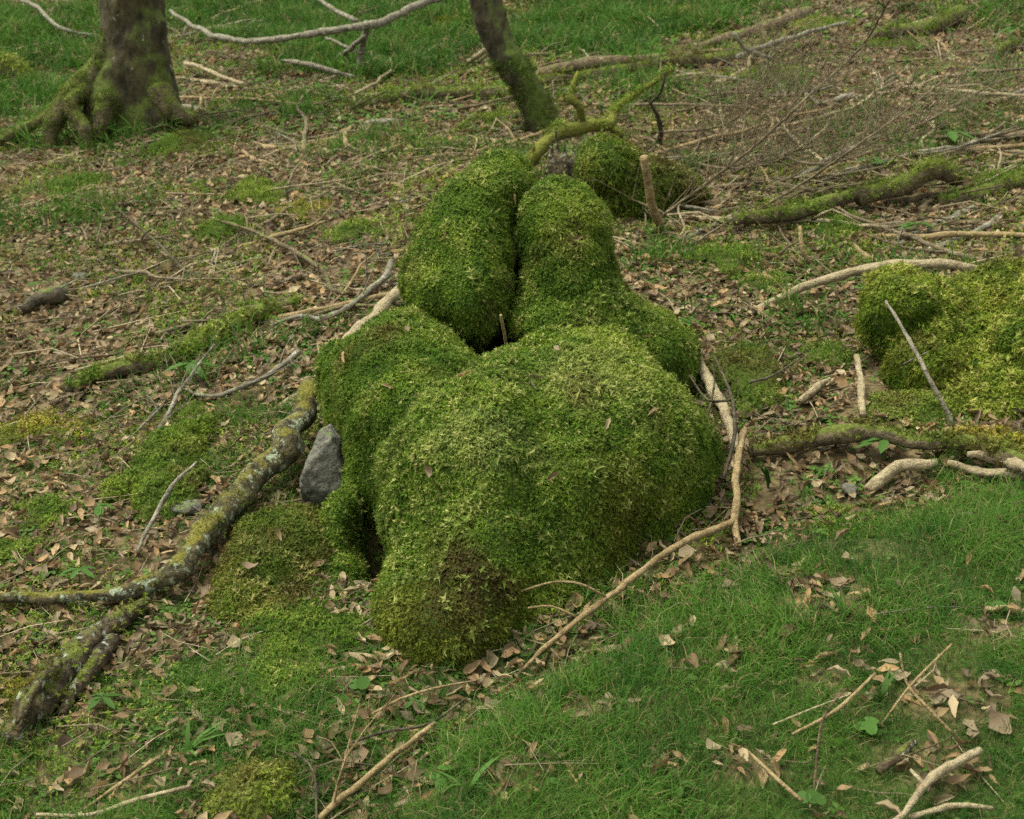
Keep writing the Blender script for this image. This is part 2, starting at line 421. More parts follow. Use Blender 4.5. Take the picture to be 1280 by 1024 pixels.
# ------------------------------------------------------------------ ground sheet
def ground():
    def ax(segs): return np.concatenate([np.linspace(a, b, n, endpoint=False) for a, b, n in segs]+[[segs[-1][1]]])
    xs = ax([(-60, -9, 30), (-9, -3, 60), (-3, 3, 170), (3, 9, 60), (9, 60, 30)])
    ys = ax([(-8, 1.6, 20), (1.6, 7, 170), (7, 16, 120), (16, 110, 50)])
    X, Y = np.meshgrid(xs, ys); x, y = X.ravel(), Y.ravel()
    z = H(x, y); g, l, h = zones(x, y)
    n = fbm(x*7, y*7, s=71)
    c = lerp((.075, .054, .029), (.155, .112, .062), np.clip((n-.3)*2, 0, 1))
    c = c + (np.array((.035, .060, .012))-c)*np.clip(g*.9+h*.35, 0, 1)[:, None]
    nx, ny = len(xs), len(ys)
    i = (np.arange(ny-1)[:, None]*nx+np.arange(nx-1)[None]).ravel()
    F = np.stack((i, i+1, i+nx+1, i+nx), 1)
    tag(link('ground', mesh_np('ground', np.stack((x, y, z), 1), F, M_GROUND, c, True)), kind='structure')
ground()

# ------------------------------------------------------------------ boulders
BOULDERS = []
def boulder(name, label, cat, parts, density, size, seed, yel=.4, brn=0., amp=.03, freq=4., voxel=.022, group=None, colorfn=None, hang=.3, mat=None, moss=True, tint=None, keep=None, amp2=.008):
    me = fuse(name, [ell(*p) for p in parts], mat or M_BED, voxel, 30, amp, freq, seed, amp2=amp2)
    o = tag(link(name, me), label, cat, group)
    BOULDERS.append(me)
    if moss:
        moss_on(me, o, density, size, seed, yel, brn, colorfn=colorfn, hang=hang, tint=tint, keep=keep)
        def pale(P, Nn, C, r):                                       # feathery shoots that stand above the carpet
            k = np.clip(r.normal(.45, .3, len(P)), 0, 1)[:, None]; return (C*(1-k)+np.array((.27, .28, .085))*k)*(1 if tint is None else np.asarray(tint))
        moss_on(me, o, density*.14, size*1.45, seed+50, yel, brn, colorfn=pale, hang=hang+.5, part='moss_shoots', keep=lambda P, Nn, r: r.uniform(size=len(P)) < sstep(.46, .62, .55*fbm(P[:, 0]*6.5, P[:, 1]*6.5, P[:, 2]*6.5, s=seed+7)+.45*fbm(P[:, 0]*24, P[:, 1]*24, P[:, 2]*24, s=seed+9)))
    return o
M_BED = mat_bark('moss_mat', (.034, .055, .008), (.065, .10, .012), 0, scale=22, bump=.8)
def spot(u, v, dep, r): return depth_pt(u, v, dep), r
def patch_fn(items):
    """moss of another kind (dead, bleached or yellow) growing in patches of their own"""
    def fn(P, Nn, C, r):
        for (c, rad), col, amt in items:
            d = np.linalg.norm(P-c, axis=1)/rad
            n = fbm(P[:, 0]*14, P[:, 1]*14, P[:, 2]*14, s=88)
            k = np.clip((1-d)*1.6+2.2*(n-.5)+r.normal(0, .25, len(P)), 0, 1)*np.clip(2.2-2*d, 0, 1)*amt
            C = C+(np.asarray(col)*r.uniform(.75, 1.25, (len(P), 1))-C)*k[:, None]
        return C
    return fn
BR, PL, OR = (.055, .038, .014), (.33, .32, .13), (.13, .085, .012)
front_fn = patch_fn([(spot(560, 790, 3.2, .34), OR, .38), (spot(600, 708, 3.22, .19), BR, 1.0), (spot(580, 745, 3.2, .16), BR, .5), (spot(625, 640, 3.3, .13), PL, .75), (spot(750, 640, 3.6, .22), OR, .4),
                     (spot(600, 530, 3.5, .2), PL, .22), (spot(740, 440, 3.9, .22), PL, .2), (spot(680, 545, 3.5, .16), PL, .25)])
GB = 'moss covered boulders of the cluster'
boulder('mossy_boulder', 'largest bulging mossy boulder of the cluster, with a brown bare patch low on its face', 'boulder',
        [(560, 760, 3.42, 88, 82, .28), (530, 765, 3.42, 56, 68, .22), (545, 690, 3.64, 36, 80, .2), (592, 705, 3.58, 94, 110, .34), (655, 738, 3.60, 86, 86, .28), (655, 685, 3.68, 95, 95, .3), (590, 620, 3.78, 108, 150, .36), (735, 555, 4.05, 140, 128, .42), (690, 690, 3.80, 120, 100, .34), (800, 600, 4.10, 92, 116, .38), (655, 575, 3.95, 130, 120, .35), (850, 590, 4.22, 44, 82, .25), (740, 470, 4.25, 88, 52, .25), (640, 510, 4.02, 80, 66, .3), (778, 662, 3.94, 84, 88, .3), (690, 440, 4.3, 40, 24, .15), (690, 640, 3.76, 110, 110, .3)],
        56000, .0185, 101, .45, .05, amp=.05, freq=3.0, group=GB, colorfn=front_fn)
boulder('mossy_boulder', 'low smooth dark green mossy boulder between the grey bare stone and the bulging boulder', 'boulder',
        [(503, 492, 4.32, 84, 98, .38), (550, 560, 4.15, 88, 125, .36), (452, 500, 4.4, 46, 78, .28), (470, 580, 4.2, 38, 62, .25), (424, 680, 3.88, 19, 74, .14), (428, 735, 3.70, 22, 30, .12), (420, 470, 4.5, 22, 40, .15)],
        52000, .0175, 102, .3, .05, amp=.035, freq=3.2, group=GB)
boulder('mossy_boulder', 'tallest mossy boulder at the back, tapering to a rounded knob', 'boulder',
        [(626, 229, 5.0, 38, 36, .24), (642, 252, 5.05, 26, 32, .2), (600, 262, 4.95, 46, 50, .28), (580, 300, 4.85, 58, 62, .32), (555, 344, 4.75, 50, 54, .3), (592, 362, 4.65, 38, 66, .27), (575, 480, 4.95, 58, 100, .3)],
        50000, .019, 103, .45, .2, amp=.035, freq=3.6, group=GB)
boulder('mossy_boulder', 'round shouldered mossy boulder across the dark cleft from the tallest one', 'boulder',
        [(700, 278, 4.85, 54, 54, .28), (710, 340, 4.82, 56, 88, .32), (730, 390, 4.8, 50, 92, .34), (682, 402, 4.58, 46, 26, .18), (795, 432, 4.75, 66, 48, .32), (830, 450, 4.8, 42, 46, .25), (762, 420, 4.7, 50, 60, .3), (700, 470, 4.8, 60, 80, .25), (735, 290, 4.9, 24, 40, .2), (650, 370, 5.1, 48, 120, .18), (655, 300, 5.1, 30, 60, .15)],
        52000, .0185, 104, .45, .1, amp=.035, freq=3.6, group=GB)
boulder('mossy_boulder', 'knee high mossy boulder with brownish moss below the lichen covered branch', 'boulder',
        [(362, 702, 3.85, 74, 60, .3), (318, 745, 3.68, 44, 60, .25), (388, 735, 3.78, 42, 50, .22), (350, 765, 3.60, 80, 50, .25), (322, 690, 3.85, 36, 44, .2)],
        50000, .018, 105, .4, .8, tint=(.88, .78, .85), amp=.05, freq=5, group='mossy rocks around the cluster')
boulder('mossy_rock', 'mossy rock behind the cluster with a pole leaning on it', 'rock',
        [(758, 208, 6.75, 38, 34, .25), (785, 240, 6.85, 60, 45, .3), (850, 243, 6.95, 34, 26, .2), (820, 240, 6.9, 45, 32, .25)],
        16000, .028, 106, .3, .35, amp=.035, freq=4, group='mossy rocks around the cluster', tint=(.85, .8, .85))
boulder('mossy_stump', 'yellow green mossy stump with spreading root ridges at the edge of the bank', 'stump',
        [(1122, 370, 4.85, 32, 22, .2), (1150, 380, 4.9, 40, 26, .18), (1155, 415, 4.85, 48, 44, .2), (1135, 470, 4.62, 30, 30, .12), (1104, 405, 4.76, 20, 26, .12), (1116, 440, 4.70, 14, 18, .08), (1190, 388, 5.0, 65, 24, .2), (1250, 375, 5.05, 60, 24, .2), (1225, 420, 4.85, 60, 26, .18), (1205, 450, 4.70, 55, 26, .16), (1165, 478, 4.58, 22, 40, .12), (1290, 418, 4.85, 55, 68, .3), (1272, 470, 4.65, 60, 75, .25), (1235, 515, 4.5, 50, 40, .2), (1335, 405, 4.9, 70, 78, .4), (1350, 500, 4.7, 110, 90, .4)],
        30000, .025, 107, .65, .25, amp=.075, freq=5, hang=1.0, tint=(1.08, 1.0, .9))
# bare angular stone
def grey_stone(name, label, u, v, dep, ru, rv, rd, seed, n=22):
    import bmesh
    r = random.Random(seed); bm = bmesh.new(); c = depth_pt(u, v, dep); s = dep/FPX
    for k in range(n):
        d = Vector((r.gauss(0, 1), r.gauss(0, 1), r.gauss(0, 1))).normalized()
        bm.verts.new((c[0]+d.x*ru*s, c[1]+d.y*rd, c[2]+d.z*rv*s))
    bmesh.ops.convex_hull(bm, input=bm.verts)
    V = np.array([v.co[:] for v in bm.verts]); bm.verts.index_update(); F = [tuple(v.index for v in f.verts) for f in bm.faces]; bm.free()
    me = fuse(name, [(V, F)], M_ROCK, max(.005, ru*s/20), 1, ru*s*.07, 1.2/(ru*s), seed, amp2=ru*s*.03)
    return tag(link(name, me), label, 'stone')
grey_stone('grey_stone', 'bare grey angular stone wedged under the smooth mossy boulder', 412, 610, 4.15, 46, 88, .2, 5, 16)
grey_stone('grey_stone', 'small flat grey stone half under the moss by the lichen covered branch', 235, 635, at(235, 640)[1], 26, 10, .06, 8)
grey_stone('white_stone', 'small white stone on the litter slope above the mossy fallen stem', 100, 347, at(100, 352)[1], 11, 7, .04, 9)
grey_stone('white_stone', 'small pale stone at the top of the grass bank', 1062, 612, at(1062, 618)[1], 12, 8, .04, 11)

# ------------------------------------------------------------------ moss cushions
def cushion(u, v, ru, rv, hgt, label, seed, yel=.5, brn=.2, tint=None, dens=None, size=.022):
    cx, cy, rx, ry = ell_world(u, v, ru, rv)
    n = 26; a = np.linspace(-1.25, 1.25, n); X, Y = np.meshgrid(a, a); x, y = X.ravel(), Y.ravel()
    rr = np.hypot(x, y)/(1+1.5*(fbm(x*1.9+seed*3.1, y*1.9, s=seed)-.5))
    wx, wy = cx+x*rx, cy+y*ry
    top = np.where(rr < 1, np.sqrt(np.clip(1-rr*rr, 0, 1)), -.25*(rr-1))
    z = H(wx, wy)+.7*hgt*top*(.75+.5*fbm(wx*9, wy*9, s=seed+1))-.004-np.where(rr >= 1, .03, 0)
    i = (np.arange(n-1)[:, None]*n+np.arange(n-1)[None]).ravel()
    F = np.stack((i, i+1, i+n+1, i+n), 1); F = F[(rr[F] < 1.12).all(1)]
    used = np.unique(F); mp = np.zeros(n*n, int); mp[used] = np.arange(len(used))
    V = np.stack((wx, wy, z), 1)[used]
    me = mesh_np('moss_cushion', V, mp[F], M_CUSH, np.tile((.05, .06, .014), (len(V), 1)), True)
    o = tag(link('moss_cushion', me), label, 'moss', 'moss cushions on the slope')
    d = dist((cx, cy, 0)); 
    moss_on(me, o, dens or (26000 if d < 5 else 12000), size*(.8 if d < 5 else 1.1), seed+500, yel, brn, tint=tint, templates=FRONDS if d < 5 else FRONDS_LO)
    return o
Y_ = (1.25, .95, .8)
for k, (u, v, ru, rv, hg, lab, ye, br, ti) in enumerate((
    (212, 595, 52, 50, .13, 'bright green moss cushion beside the lichen covered branch, round and tall', .3, .1, None),
    (385, 800, 90, 38, .06, 'wide pale green moss cushion at the foot of the bulging boulder', .35, .1, None),
    (350, 850, 60, 35, .07, 'yellowish moss cushion downhill of the wide pale green one', .75, .1, None),
    (325, 1000, 62, 42, .08, 'yellow green moss cushion at the bottom of the gully', .7, .15, None),
    (35, 542, 62, 26, .05, 'orange tinged flat moss mat beyond the pale straight stick', .9, .4, Y_),
    (228, 186, 32, 15, .10, 'dark green moss cushion downhill of the big flared trunk', .2, .2, None),
    (95, 236, 30, 14, .08, 'small olive moss cushion near the roots of the big trunk', .4, .3, None),
    (325, 247, 42, 14, .09, 'long green moss cushion in the middle of the litter slope', .35, .2, None),
    (278, 292, 28, 14, .08, 'small round moss cushion below the long green one', .4, .2, None),
    (440, 297, 30, 9, .08, 'thin olive moss cushion beside the tallest boulder', .4, .5, None),
    (385, 268, 36, 10, .05, 'yellow moss mat below the long green moss cushion', .9, .2, Y_),
    (905, 330, 52, 15, .08, 'dark green moss cushion uphill of the round shouldered boulder', .25, .2, None),
    (955, 362, 30, 12, .05, 'yellow green moss mat under the curved pale branch', .7, .2, None),
    (1030, 450, 26, 14, .06, 'small moss cushion in the leaf hollow before the mossy stump', .4, .3, None),
    (932, 478, 42, 40, .10, 'ragged moss lump beside the bulging boulder with dark twigs on it', .4, .5, None),
    (1045, 290, 40, 14, .06, 'moss cushion beyond the curved pale branch', .4, .2, None),
    (1145, 515, 50, 26, .07, 'ragged yellow moss skirt under the mossy stump', .7, .3, None),
    (1230, 560, 60, 16, .07, 'golden moss mat in front of the mossy stump', .9, .3, Y_),
    (600, 430, 6, 4, .03, 'little moss pad in the cleft between the boulders', .4, .2, None),
    (960, 100, 50, 10, .06, 'moss mat along the far fallen trunk', .4, .2, None),
    (1120, 60, 50, 8, .07, 'moss mat beneath the far mossy log', .3, .2, None),
    (620, 150, 40, 8, .05, 'moss mat at the foot of the leaning tree', .2, .2, None),
    (840, 20, 60, 6, .06, 'yellow moss mat on the far grass slope', .8, .2, Y_),
    (560, 30, 30, 6, .06, 'yellow moss hump behind the leaning tree', .8, .2, Y_),
    (60, 640, 45, 20, .04, 'flat moss mat crossed by the pale straight stick', .4, .2, None),
    (30, 690, 40, 14, .04, 'flat moss mat above the forked end of the lichen branch', .5, .2, None),
    (40, 870, 36, 18, .04, 'yellow moss mat beside the rotten log', .8, .2, Y_),
    (235, 525, 30, 14, .05, 'green moss cushion with a thin twig lying over it', .3, .2, None),
    (1250, 230, 50, 12, .06, 'low moss mat uphill of the mossy stump', .4, .2, None),
    (1060, 660, 46, 14, .03, 'olive moss mat in the upper bank grass', .5, .2, None),
    (330, 395, 46, 12, .06, 'bright moss mat along the end of the mossy fallen stem', .5, .1, None),
    (1020, 35, 40, 8, .06, 'olive moss mat by the rusty far log', .6, .2, None))):
    cushion(u, v, ru, rv, hg, lab, 200+k, ye, br, ti)

# ------------------------------------------------------------------ trees
def px_tube(pts, dep, sides=16, rough=.25, seed=0):
    P = [depth_pt(u, v, dep+(d if d else 0)) for u, v, r, d in pts]; R = [r*np.linalg.norm(p-CP)/FPX for (u, v, r, d), p in zip(pts, P)]
    return tube_np(P, R, sides, .08, rough, seed)
dt = at(170, 160)[1]
root = tag(bpy.data.objects.new('beech_tree', None), 'thick dark trunk with mossy flaring roots on the upper slope', 'tree'); COL.objects.link(root); root.location = at(170, 160)
bpy.context.view_layer.update()
def under(o, parent):
    o.parent = parent; o.matrix_parent_inverse = Matrix.Translation(-Vector(parent.location)); return o
tr = fuse('trunk', [px_tube([(172, 175, 52, 0), (171, 130, 46, 0), (170, 60, 40, 0), (166, 0, 38, 0), (160, -160, 35, 0), (158, -420, 30, .1)], dt, 20, .12, 3),
     px_tube([(196, 20, 12, -.1), (192, 80, 17, -.12), (196, 125, 20, -.14), (206, 165, 18, -.15)], dt, 12, .1, 4),
     px_tube([(148, 30, 14, -.05), (146, 90, 20, -.1), (128, 130, 22, -.18), (118, 178, 16, -.25)], dt, 12, .15, 5)], M_BARK['beech'], .03, 4, .03, 6, 12, amp2=.012)
under(link('trunk', tr), root)
roots = [[(150, 40, 14, -.05), (128, 85, 16, -.1), (95, 115, 15, -.25), (70, 145, 12, -.35), (63, 170, 8, -.42), (62, 205, 7, -.48)], [(112, 105, 12, -.2), (88, 130, 10, -.35), (104, 160, 9, -.45), (112, 195, 7, -.5)],
         [(85, 125, 11, -.2), (52, 148, 9, -.25), (22, 165, 8, -.28), (-5, 180, 6, -.3)], [(190, 110, 17, -.15), (212, 140, 13, -.2), (245, 152, 8, -.2)], [(140, 120, 15, -.25), (125, 155, 11, -.35), (120, 185, 8, -.4)]]
for k, pr in enumerate(roots):
    me = fuse('root', [px_tube(pr, dt, 12, .2, 20+k)], M_BARK['mossy'], .025, 3, .02, 7, 30+k)
    o = link('root', me); under(o, root)
    m = moss_on(me, None, 12000 if k != 3 else 4000, .02, 40+k, .35, .25, templates=FRONDS_LO, up_min=-.5, tint=(.75, .75, .8)); m.parent = o
m = moss_on(tr, None, 2500, .03, 46, .25, .2, templates=FRONDS_LO, tint=(.7, .7, .8), keep=lambda P, Nn, r: (fbm(P[:, 0]*4, P[:, 1]*4, P[:, 2]*2.5, s=5) > .53) & (P[:, 2] < 4)); m.parent = root.children[0]
dc = at(688, 165)[1]
root2 = tag(bpy.data.objects.new('leaning_tree', None), 'slender leaning twin stemmed tree behind the boulders', 'tree'); COL.objects.link(root2); root2.location = at(688, 165)
tr2 = fuse('trunk', [px_tube([(692, 175, 23, 0), (676, 145, 20, 0), (655, 105, 19, 0), (634, 75, 20, 0), (614, 40, 15, 0), (600, 0, 13, 0), (585, -70, 12, 0), (560, -300, 10, 0)], dc, 14, .12, 7),
     px_tube([(640, 82, 14, 0), (628, 50, 13, .03), (618, 0, 11, .05), (612, -80, 10, .1), (640, -300, 8, .3)], dc, 12, .12, 8)], M_BARK['trunk'], .022, 3, .015, 8, 14, amp2=.01)
under(link('trunk', tr2), root2)
m = moss_on(tr2, None, 5000, .026, 48, .3, .2, templates=FRONDS_LO, tint=(.7, .7, .8), keep=lambda P, Nn, r: P[:, 2] < root2.location.z+.75-.7*fbm(P[:, 0]*5, P[:, 1]*5, P[:, 2]*5)); m.parent = root2.children[0]
me = fuse('mossy_root', [px_tube([(-60, 60, 18, 0), (-10, 85, 18, 0), (30, 103, 13, 0), (60, 122, 8, 0)], at(20, 112)[1], 12, .2, 9)], M_BARK['mossy'], .03, 3, .02, 6, 15)
o = tag(link('mossy_root', me), 'yellow mossy root ending beside the thick dark trunk', 'root'); moss_on(me, o, 3000, .05, 49, .7, .4, templates=FRONDS_LO, up_min=-.3)
# broken stump behind the cluster
ds = at(705, 235)[1]-.1
me = fuse('broken_stump', [px_tube([(704, 255, 25, 0), (703, 225, 20, 0), (702, 202, 17, 0), (701, 192, 13, 0)], ds, 12, .25, 10)]
     + [px_tube([(x0, 230, 7, dd), (x0+1, 205, 5, dd), (x0+sx, y1, 1.2, dd)], ds, 7, .1, 30+q) for q, (x0, y1, sx, dd) in enumerate(((688, 172, 2, -.03), (696, 164, -1, .02), (705, 178, 1, -.06), (713, 184, 2, 0), (720, 196, 3, -.05), (728, 204, 4, -.03), (735, 214, 5, 0)))],
     M_BARK['rot'], .010, 1, .008, 14, 16)
tag(link('broken_stump', me), 'splintered brown stump just behind the tallest boulder', 'stump')

# ------------------------------------------------------------------ branches, logs and sticks
def branch(name, label, cat, bark, strands, moss=None, group=None, rough=.3, seed=0, twigs=0, twig_len=.2):
    """strands: (points (u, v[, height above ground]), radii in photo pixels)"""
    parts, rnd = [], random.Random(seed+3)
    for k, (pts, rad) in enumerate(strands):
        n = len(pts); rad = list(np.interp(np.linspace(0, 1, n), np.linspace(0, 1, len(rad)), rad))
        P, R = [], []
        for (q, rp) in zip(pts, rad):
            p = at(q[0], q[1]); r = (1.05 if cat == 'log' else .8)*rp*dist(p)/FPX
            P.append(at(q[0], q[1], q[2] if len(q) > 2 else r*(.85 if cat == 'log' else .6))); R.append(max(r, .0016))
        big = max(R)
        parts.append(tube_np(P, R, 12 if big > .02 else 7, .02 if dist(P[0]) < 5.5 else .05, rough if big > .006 else .12, seed+k))
        for j in range(twigs):
            i = rnd.randrange(1, n) if n > 1 else 0; t = rnd.random(); b = np.array(P[i-1])*(1-t)+np.array(P[i])*t
            ax_ = np.array(P[i])-np.array(P[i-1]); ax_ /= np.linalg.norm(ax_)+1e-9
            d = ax_*rnd.uniform(.2, .9)+np.array((rnd.gauss(0, .6), rnd.gauss(0, .6), rnd.uniform(.0, .8))); d /= np.linalg.norm(d)
            L = twig_len*rnd.uniform(.4, 1.3); mid = b+d*L*.5+np.array((rnd.gauss(0, 1), rnd.gauss(0, 1), rnd.gauss(0, 1)))*L*.06
            e = b+d*L+np.array((rnd.gauss(0, 1), rnd.gauss(0, 1), rnd.gauss(0, .7)))*L*.12
            rt = max(min(R)*.45, .0018)
            parts.append(tube_np([b, mid, e], [rt, rt*.8, rt*.4], 4, .06, 0, 0, False))
            for jj in range(2):
                f = rnd.uniform(.3, .9); b2 = b*(1-f)+e*f; d2 = d+np.array((rnd.gauss(0, .6), rnd.gauss(0, .6), rnd.gauss(0, .5)))
                parts.append(tube_np([b2, b2+d2*L*.2, b2+d2*L*.42+np.array((0, 0, rnd.gauss(0, .02)))], [rt*.7, rt*.5, rt*.3], 3, .08, 0, 0, False))
    V, F = join(parts)
    me = mesh_py(name, V, F, M_BARK[bark]); o = tag(link(name, me), label, cat, group)
    if moss:
        dn, sz, ye, br = moss
        moss_on(me, o, dn, sz, seed+900, ye, br, up_min=.05, templates=FRONDS_LO if sz > .025 else FRONDS,
                keep=lambda P, Nn, r: fbm(P[:, 0]*6, P[:, 1]*6, P[:, 2]*6, s=seed) > .42)
    return o
branch('fallen_branch', 'thick fallen branch patched with pale lichen and moss resting against the smooth boulder', 'branch', 'lichen',
       [([(-30, 752, .04), (30, 748, .05), (62, 750, .05), (100, 742, .06), (148, 735, .06), (190, 718, .07), (218, 708, .08), (240, 676, .09), (258, 650, .10), (290, 622, .12), (312, 590, .12), (345, 558, .14), (358, 530, .14), (386, 490, .14)], [8, 9, 9, 10, 11, 13, 18, 17, 18, 20, 19, 20, 20, 21])],
       (3500, .015, .8, .7), seed=61, rough=.7)
branch('fallen_branch', 'long pale peeled branch running up behind the smooth boulder', 'branch', 'pale', [([(372, 520, .02), (400, 480, .05), (440, 428, .06), (478, 385, .06), (520, 345, .05)], [9, 12, 11, 9, 7]), ([(330, 522), (365, 500), (410, 470)], [4, 6, 5])], seed=62)
branch('rotten_log', 'short rotten log with lichen crust and a broken hollow end', 'log', 'rot',
       [([(12, 935, .03), (45, 885, .05), (80, 845, .05), (115, 808, .05), (150, 775, .05), (188, 742, .05)], [15, 19, 17, 16, 12, 5]), ([(78, 890, .02), (105, 850, .03), (140, 800, .04)], [7, 10, 9]), ([(20, 900, .08), (50, 850, .11), (72, 825, .1)], [3, 7, 4])],
       (4500, .018, .5, .5), seed=63, rough=.5)
branch('rotten_log', 'short dark piece of rotten wood below the small white stone', 'log', 'dark', [([(36, 394), (60, 383), (74, 374), (90, 362)], [5, 9, 9, 5])], seed=59, rough=.6)
branch('stick', 'long thin tan stick with two side shoots bridging the gully below the bulging boulder', 'stick', 'tan',
       [([(645, 846, .01), (700, 792, .07), (770, 737, .1), (850, 682, .1), (915, 652, .05)], [3, 4.5, 5, 5.5, 5.5]), ([(757, 746, .1), (725, 730, .15), (690, 728, .15), (642, 742, .12)], [2.2, 2, 1.8, 1.2]), ([(722, 772, .08), (690, 758, .12), (660, 760, .12)], [1.8, 1.6, 1.4])], seed=64)
branch('stick', 'upright leaning tan stick at the top of the gully beside the bulging boulder', 'stick', 'tan', [([(922, 682, .02), (919, 640, .06), (922, 590, .1), (930, 535, .12)], [5.5, 6.5, 6, 4.5])], seed=65)
branch('stick', 'mottled stout stick lying against the far side of the bulging boulder', 'stick', 'pale', [([(838, 400, .04), (865, 445, .06), (890, 482, .07), (910, 520, .07), (917, 560, .06)], [5, 8, 9, 8, 6])], seed=66)
branch('stick', 'thin black forked twigs caught on the ragged moss lump', 'twigs', 'dark', [([(905, 600, .06), (918, 545, .14), (915, 500, .2), (893, 445, .26)], [3, 3, 2.5, 1.2]), ([(862, 470, .22), (885, 500, .2), (915, 500, .2)], [1, 1.8, 2]), ([(880, 540, .12), (893, 480, .2), (890, 455, .24)], [2, 1.6, .9]), ([(938, 478, .14), (965, 470, .12), (1000, 448, .1)], [2.2, 2, 1])], seed=67)
branch('fallen_branch', 'curved pale bare branch arching to the top of the mossy stump', 'branch', 'pale', [([(928, 396, .01), (985, 366, .05), (1050, 342, .1), (1120, 330, .15), (1190, 331, .13), (1255, 339, .08)], [5, 6, 7, 7, 7, 5])], seed=68)
branch('stick', 'straight grey stick leaning across the front of the mossy stump', 'stick', 'grey', [([(1108, 376, .30), (1150, 450, .2), (1192, 532, .02)], [2, 3, 3.5]), ([(1130, 455, .12), (1160, 440, .2)], [1.5, 1])], seed=69)
branch('mossy_log', 'rotten mossy root lying along the top of the grass bank', 'log', 'mossy', [([(935, 562, .04), (990, 552, .05), (1045, 545, .06), (1100, 548, .06), (1160, 562, .06), (1220, 560, .07), (1310, 590, .07)], [6, 9, 11, 10, 8, 10, 14])], (14000, .022, .6, .7), seed=70, rough=.45)
branch('rotten_log', 'split tan rotten wood at the end of the mossy root', 'log', 'pale', [([(1085, 620, .0), (1120, 592, .05), (1165, 575, .06)], [6, 8, 5]), ([(1205, 570, .09), (1245, 572, .09), (1300, 592, .08)], [5, 6, 7]), ([(1180, 578, .06), (1230, 590, .05), (1290, 602, .04)], [4, 5, 5])], seed=71, rough=.6)
branch('mossy_log', 'mossy log with a broken end lying on the slope beyond the pole', 'log', 'mossy', [([(915, 276, .07), (985, 266, .08), (1040, 252, .08), (1080, 242, .08)], [8, 9, 8, 7])], (5000, .03, .4, .3), seed=72)
branch('mossy_log', 'yellow tipped broken mossy log jutting up on the slope', 'log', 'mossy', [([(1070, 248, .08), (1130, 229, .12), (1178, 211, .17), (1198, 228, .08)], [9, 11, 12, 8])], (5000, .03, .7, .3), seed=73)
branch('fallen_branch', 'long thin tan branch lying in front of the broken mossy log', 'branch', 'brown', [([(760, 262), (800, 268), (870, 268), (930, 262), (990, 250), (1040, 236)], [6, 7, 6, 6, 5, 3])], seed=74, twigs=4)
branch('fallen_log', 'long mossy fallen trunk lying across the slope behind the leaning tree', 'log', 'mossy', [([(330, 130), (450, 131), (520, 121), (620, 116), (690, 101), (760, 92), (860, 76), (960, 68)], [4, 6, 9, 8, 9, 8, 8, 6])], (2600, .04, .35, .3), seed=75)
branch('fallen_log', 'rusty brown barkless log on the far slope', 'log', 'brown', [([(868, 60), (920, 44), (975, 28), (1010, 14)], [4, 8, 9, 6])], seed=76)
branch('fallen_log', 'dark log parallel to and above the long mossy fallen trunk', 'log', 'brown', [([(672, 92, .1), (740, 82, .1), (800, 75, .08), (870, 66, .05)], [8, 8, 7, 4])], seed=77)
branch('leaning_pole', 'short orange brown pole with lichen leaning on the mossy rock', 'pole', 'tan', [([(828, 289, .0), (820, 268, .12), (811, 238, .25), (802, 196, .42)], [6.5, 6.5, 6, 5])], seed=78, rough=.2)
branch('mossy_limb', 'forked mossy limb rising behind the tallest boulder to a bare pale tip', 'branch', 'golden',
       [([(655, 212, .1), (680, 183, .22), (712, 162, .28), (742, 153, .28), (770, 147, .28), (785, 130, .33), (806, 108, .4), (837, 84, .48)], [10, 10, 9, 8, 7, 5, 4, 3]), ([(730, 155, .28), (728, 138, .36), (713, 124, .42), (714, 108, .48), (720, 91, .55)], [5, 6, 6, 4, 2]), ([(740, 155, .26), (770, 165, .15), (785, 178, .03)], [5, 4, 3])],
       (12000, .028, .85, .4), seed=79, rough=.6)
branch('fallen_branch', 'dark hooked stem standing beside the mossy limb', 'branch', 'dark', [([(824, 182, .0), (826, 165, .1), (820, 145, .2), (811, 128, .3)], [5, 4, 3, 2]), ([(812, 130, .29), (825, 115, .38), (832, 90, .5)], [2, 2, 1.5])], seed=80)
branch('fallen_branch', 'tall grey dead branch on the grass slope with pale barkless side limbs', 'branch', 'grey',
       [([(213, 15, .2), (262, 42, .2), (310, 52, .25), (365, 47, .35), (430, 37, .4), (480, 25, .45), (520, 6, .5), (575, -8, .5)], [2, 3.5, 4, 4, 4.5, 5, 5, 4]), ([(449, 101, .0), (454, 62, .2), (457, 30, .42)], [4.5, 4.5, 4]), ([(418, 76, .05), (440, 60, .2), (455, 44, .35)], [3, 3.5, 3]), ([(350, 75, .12), (370, 78, .12), (395, 83, .12), (445, 98, .03)], [2, 3.5, 4, 3]), ([(395, -2, .5), (420, 14, .46), (448, 26, .43)], [2, 3, 3]), ([(408, 47, .2), (430, 57, .2), (452, 66, .2)], [1.5, 2, 2])], seed=81)
branch('fallen_branch', 'crooked tan branch with stubby forks on the litter slope', 'branch', 'tan', [([(322, 181), (340, 187), (372, 186), (412, 175), (440, 160), (465, 143)], [4, 5, 5, 5, 4, 2.5]), ([(430, 164, .04), (434, 178, .03), (438, 194, .0)], [4, 4, 5]), ([(438, 179, .03), (455, 178, .03), (472, 181, .02)], [3, 4, 4])], seed=82)
branch('stick', 'pale twig hanging on the grass beyond the thick trunk', 'stick', 'grey', [([(20, -2, .2), (45, 8, .2), (75, 34, .15), (125, 46, .05)], [2, 2.5, 2.5, 2])], seed=83)
branch('fallen_branch', 'bent tan branch curving down the litter below the thick trunk', 'branch', 'tan', [([(262, 124), (280, 126), (300, 142), (318, 157), (331, 162)], [4, 4, 4, 3.5, 2]), ([(300, 152), (318, 155), (332, 175)], [2, 2, 2])], seed=84)
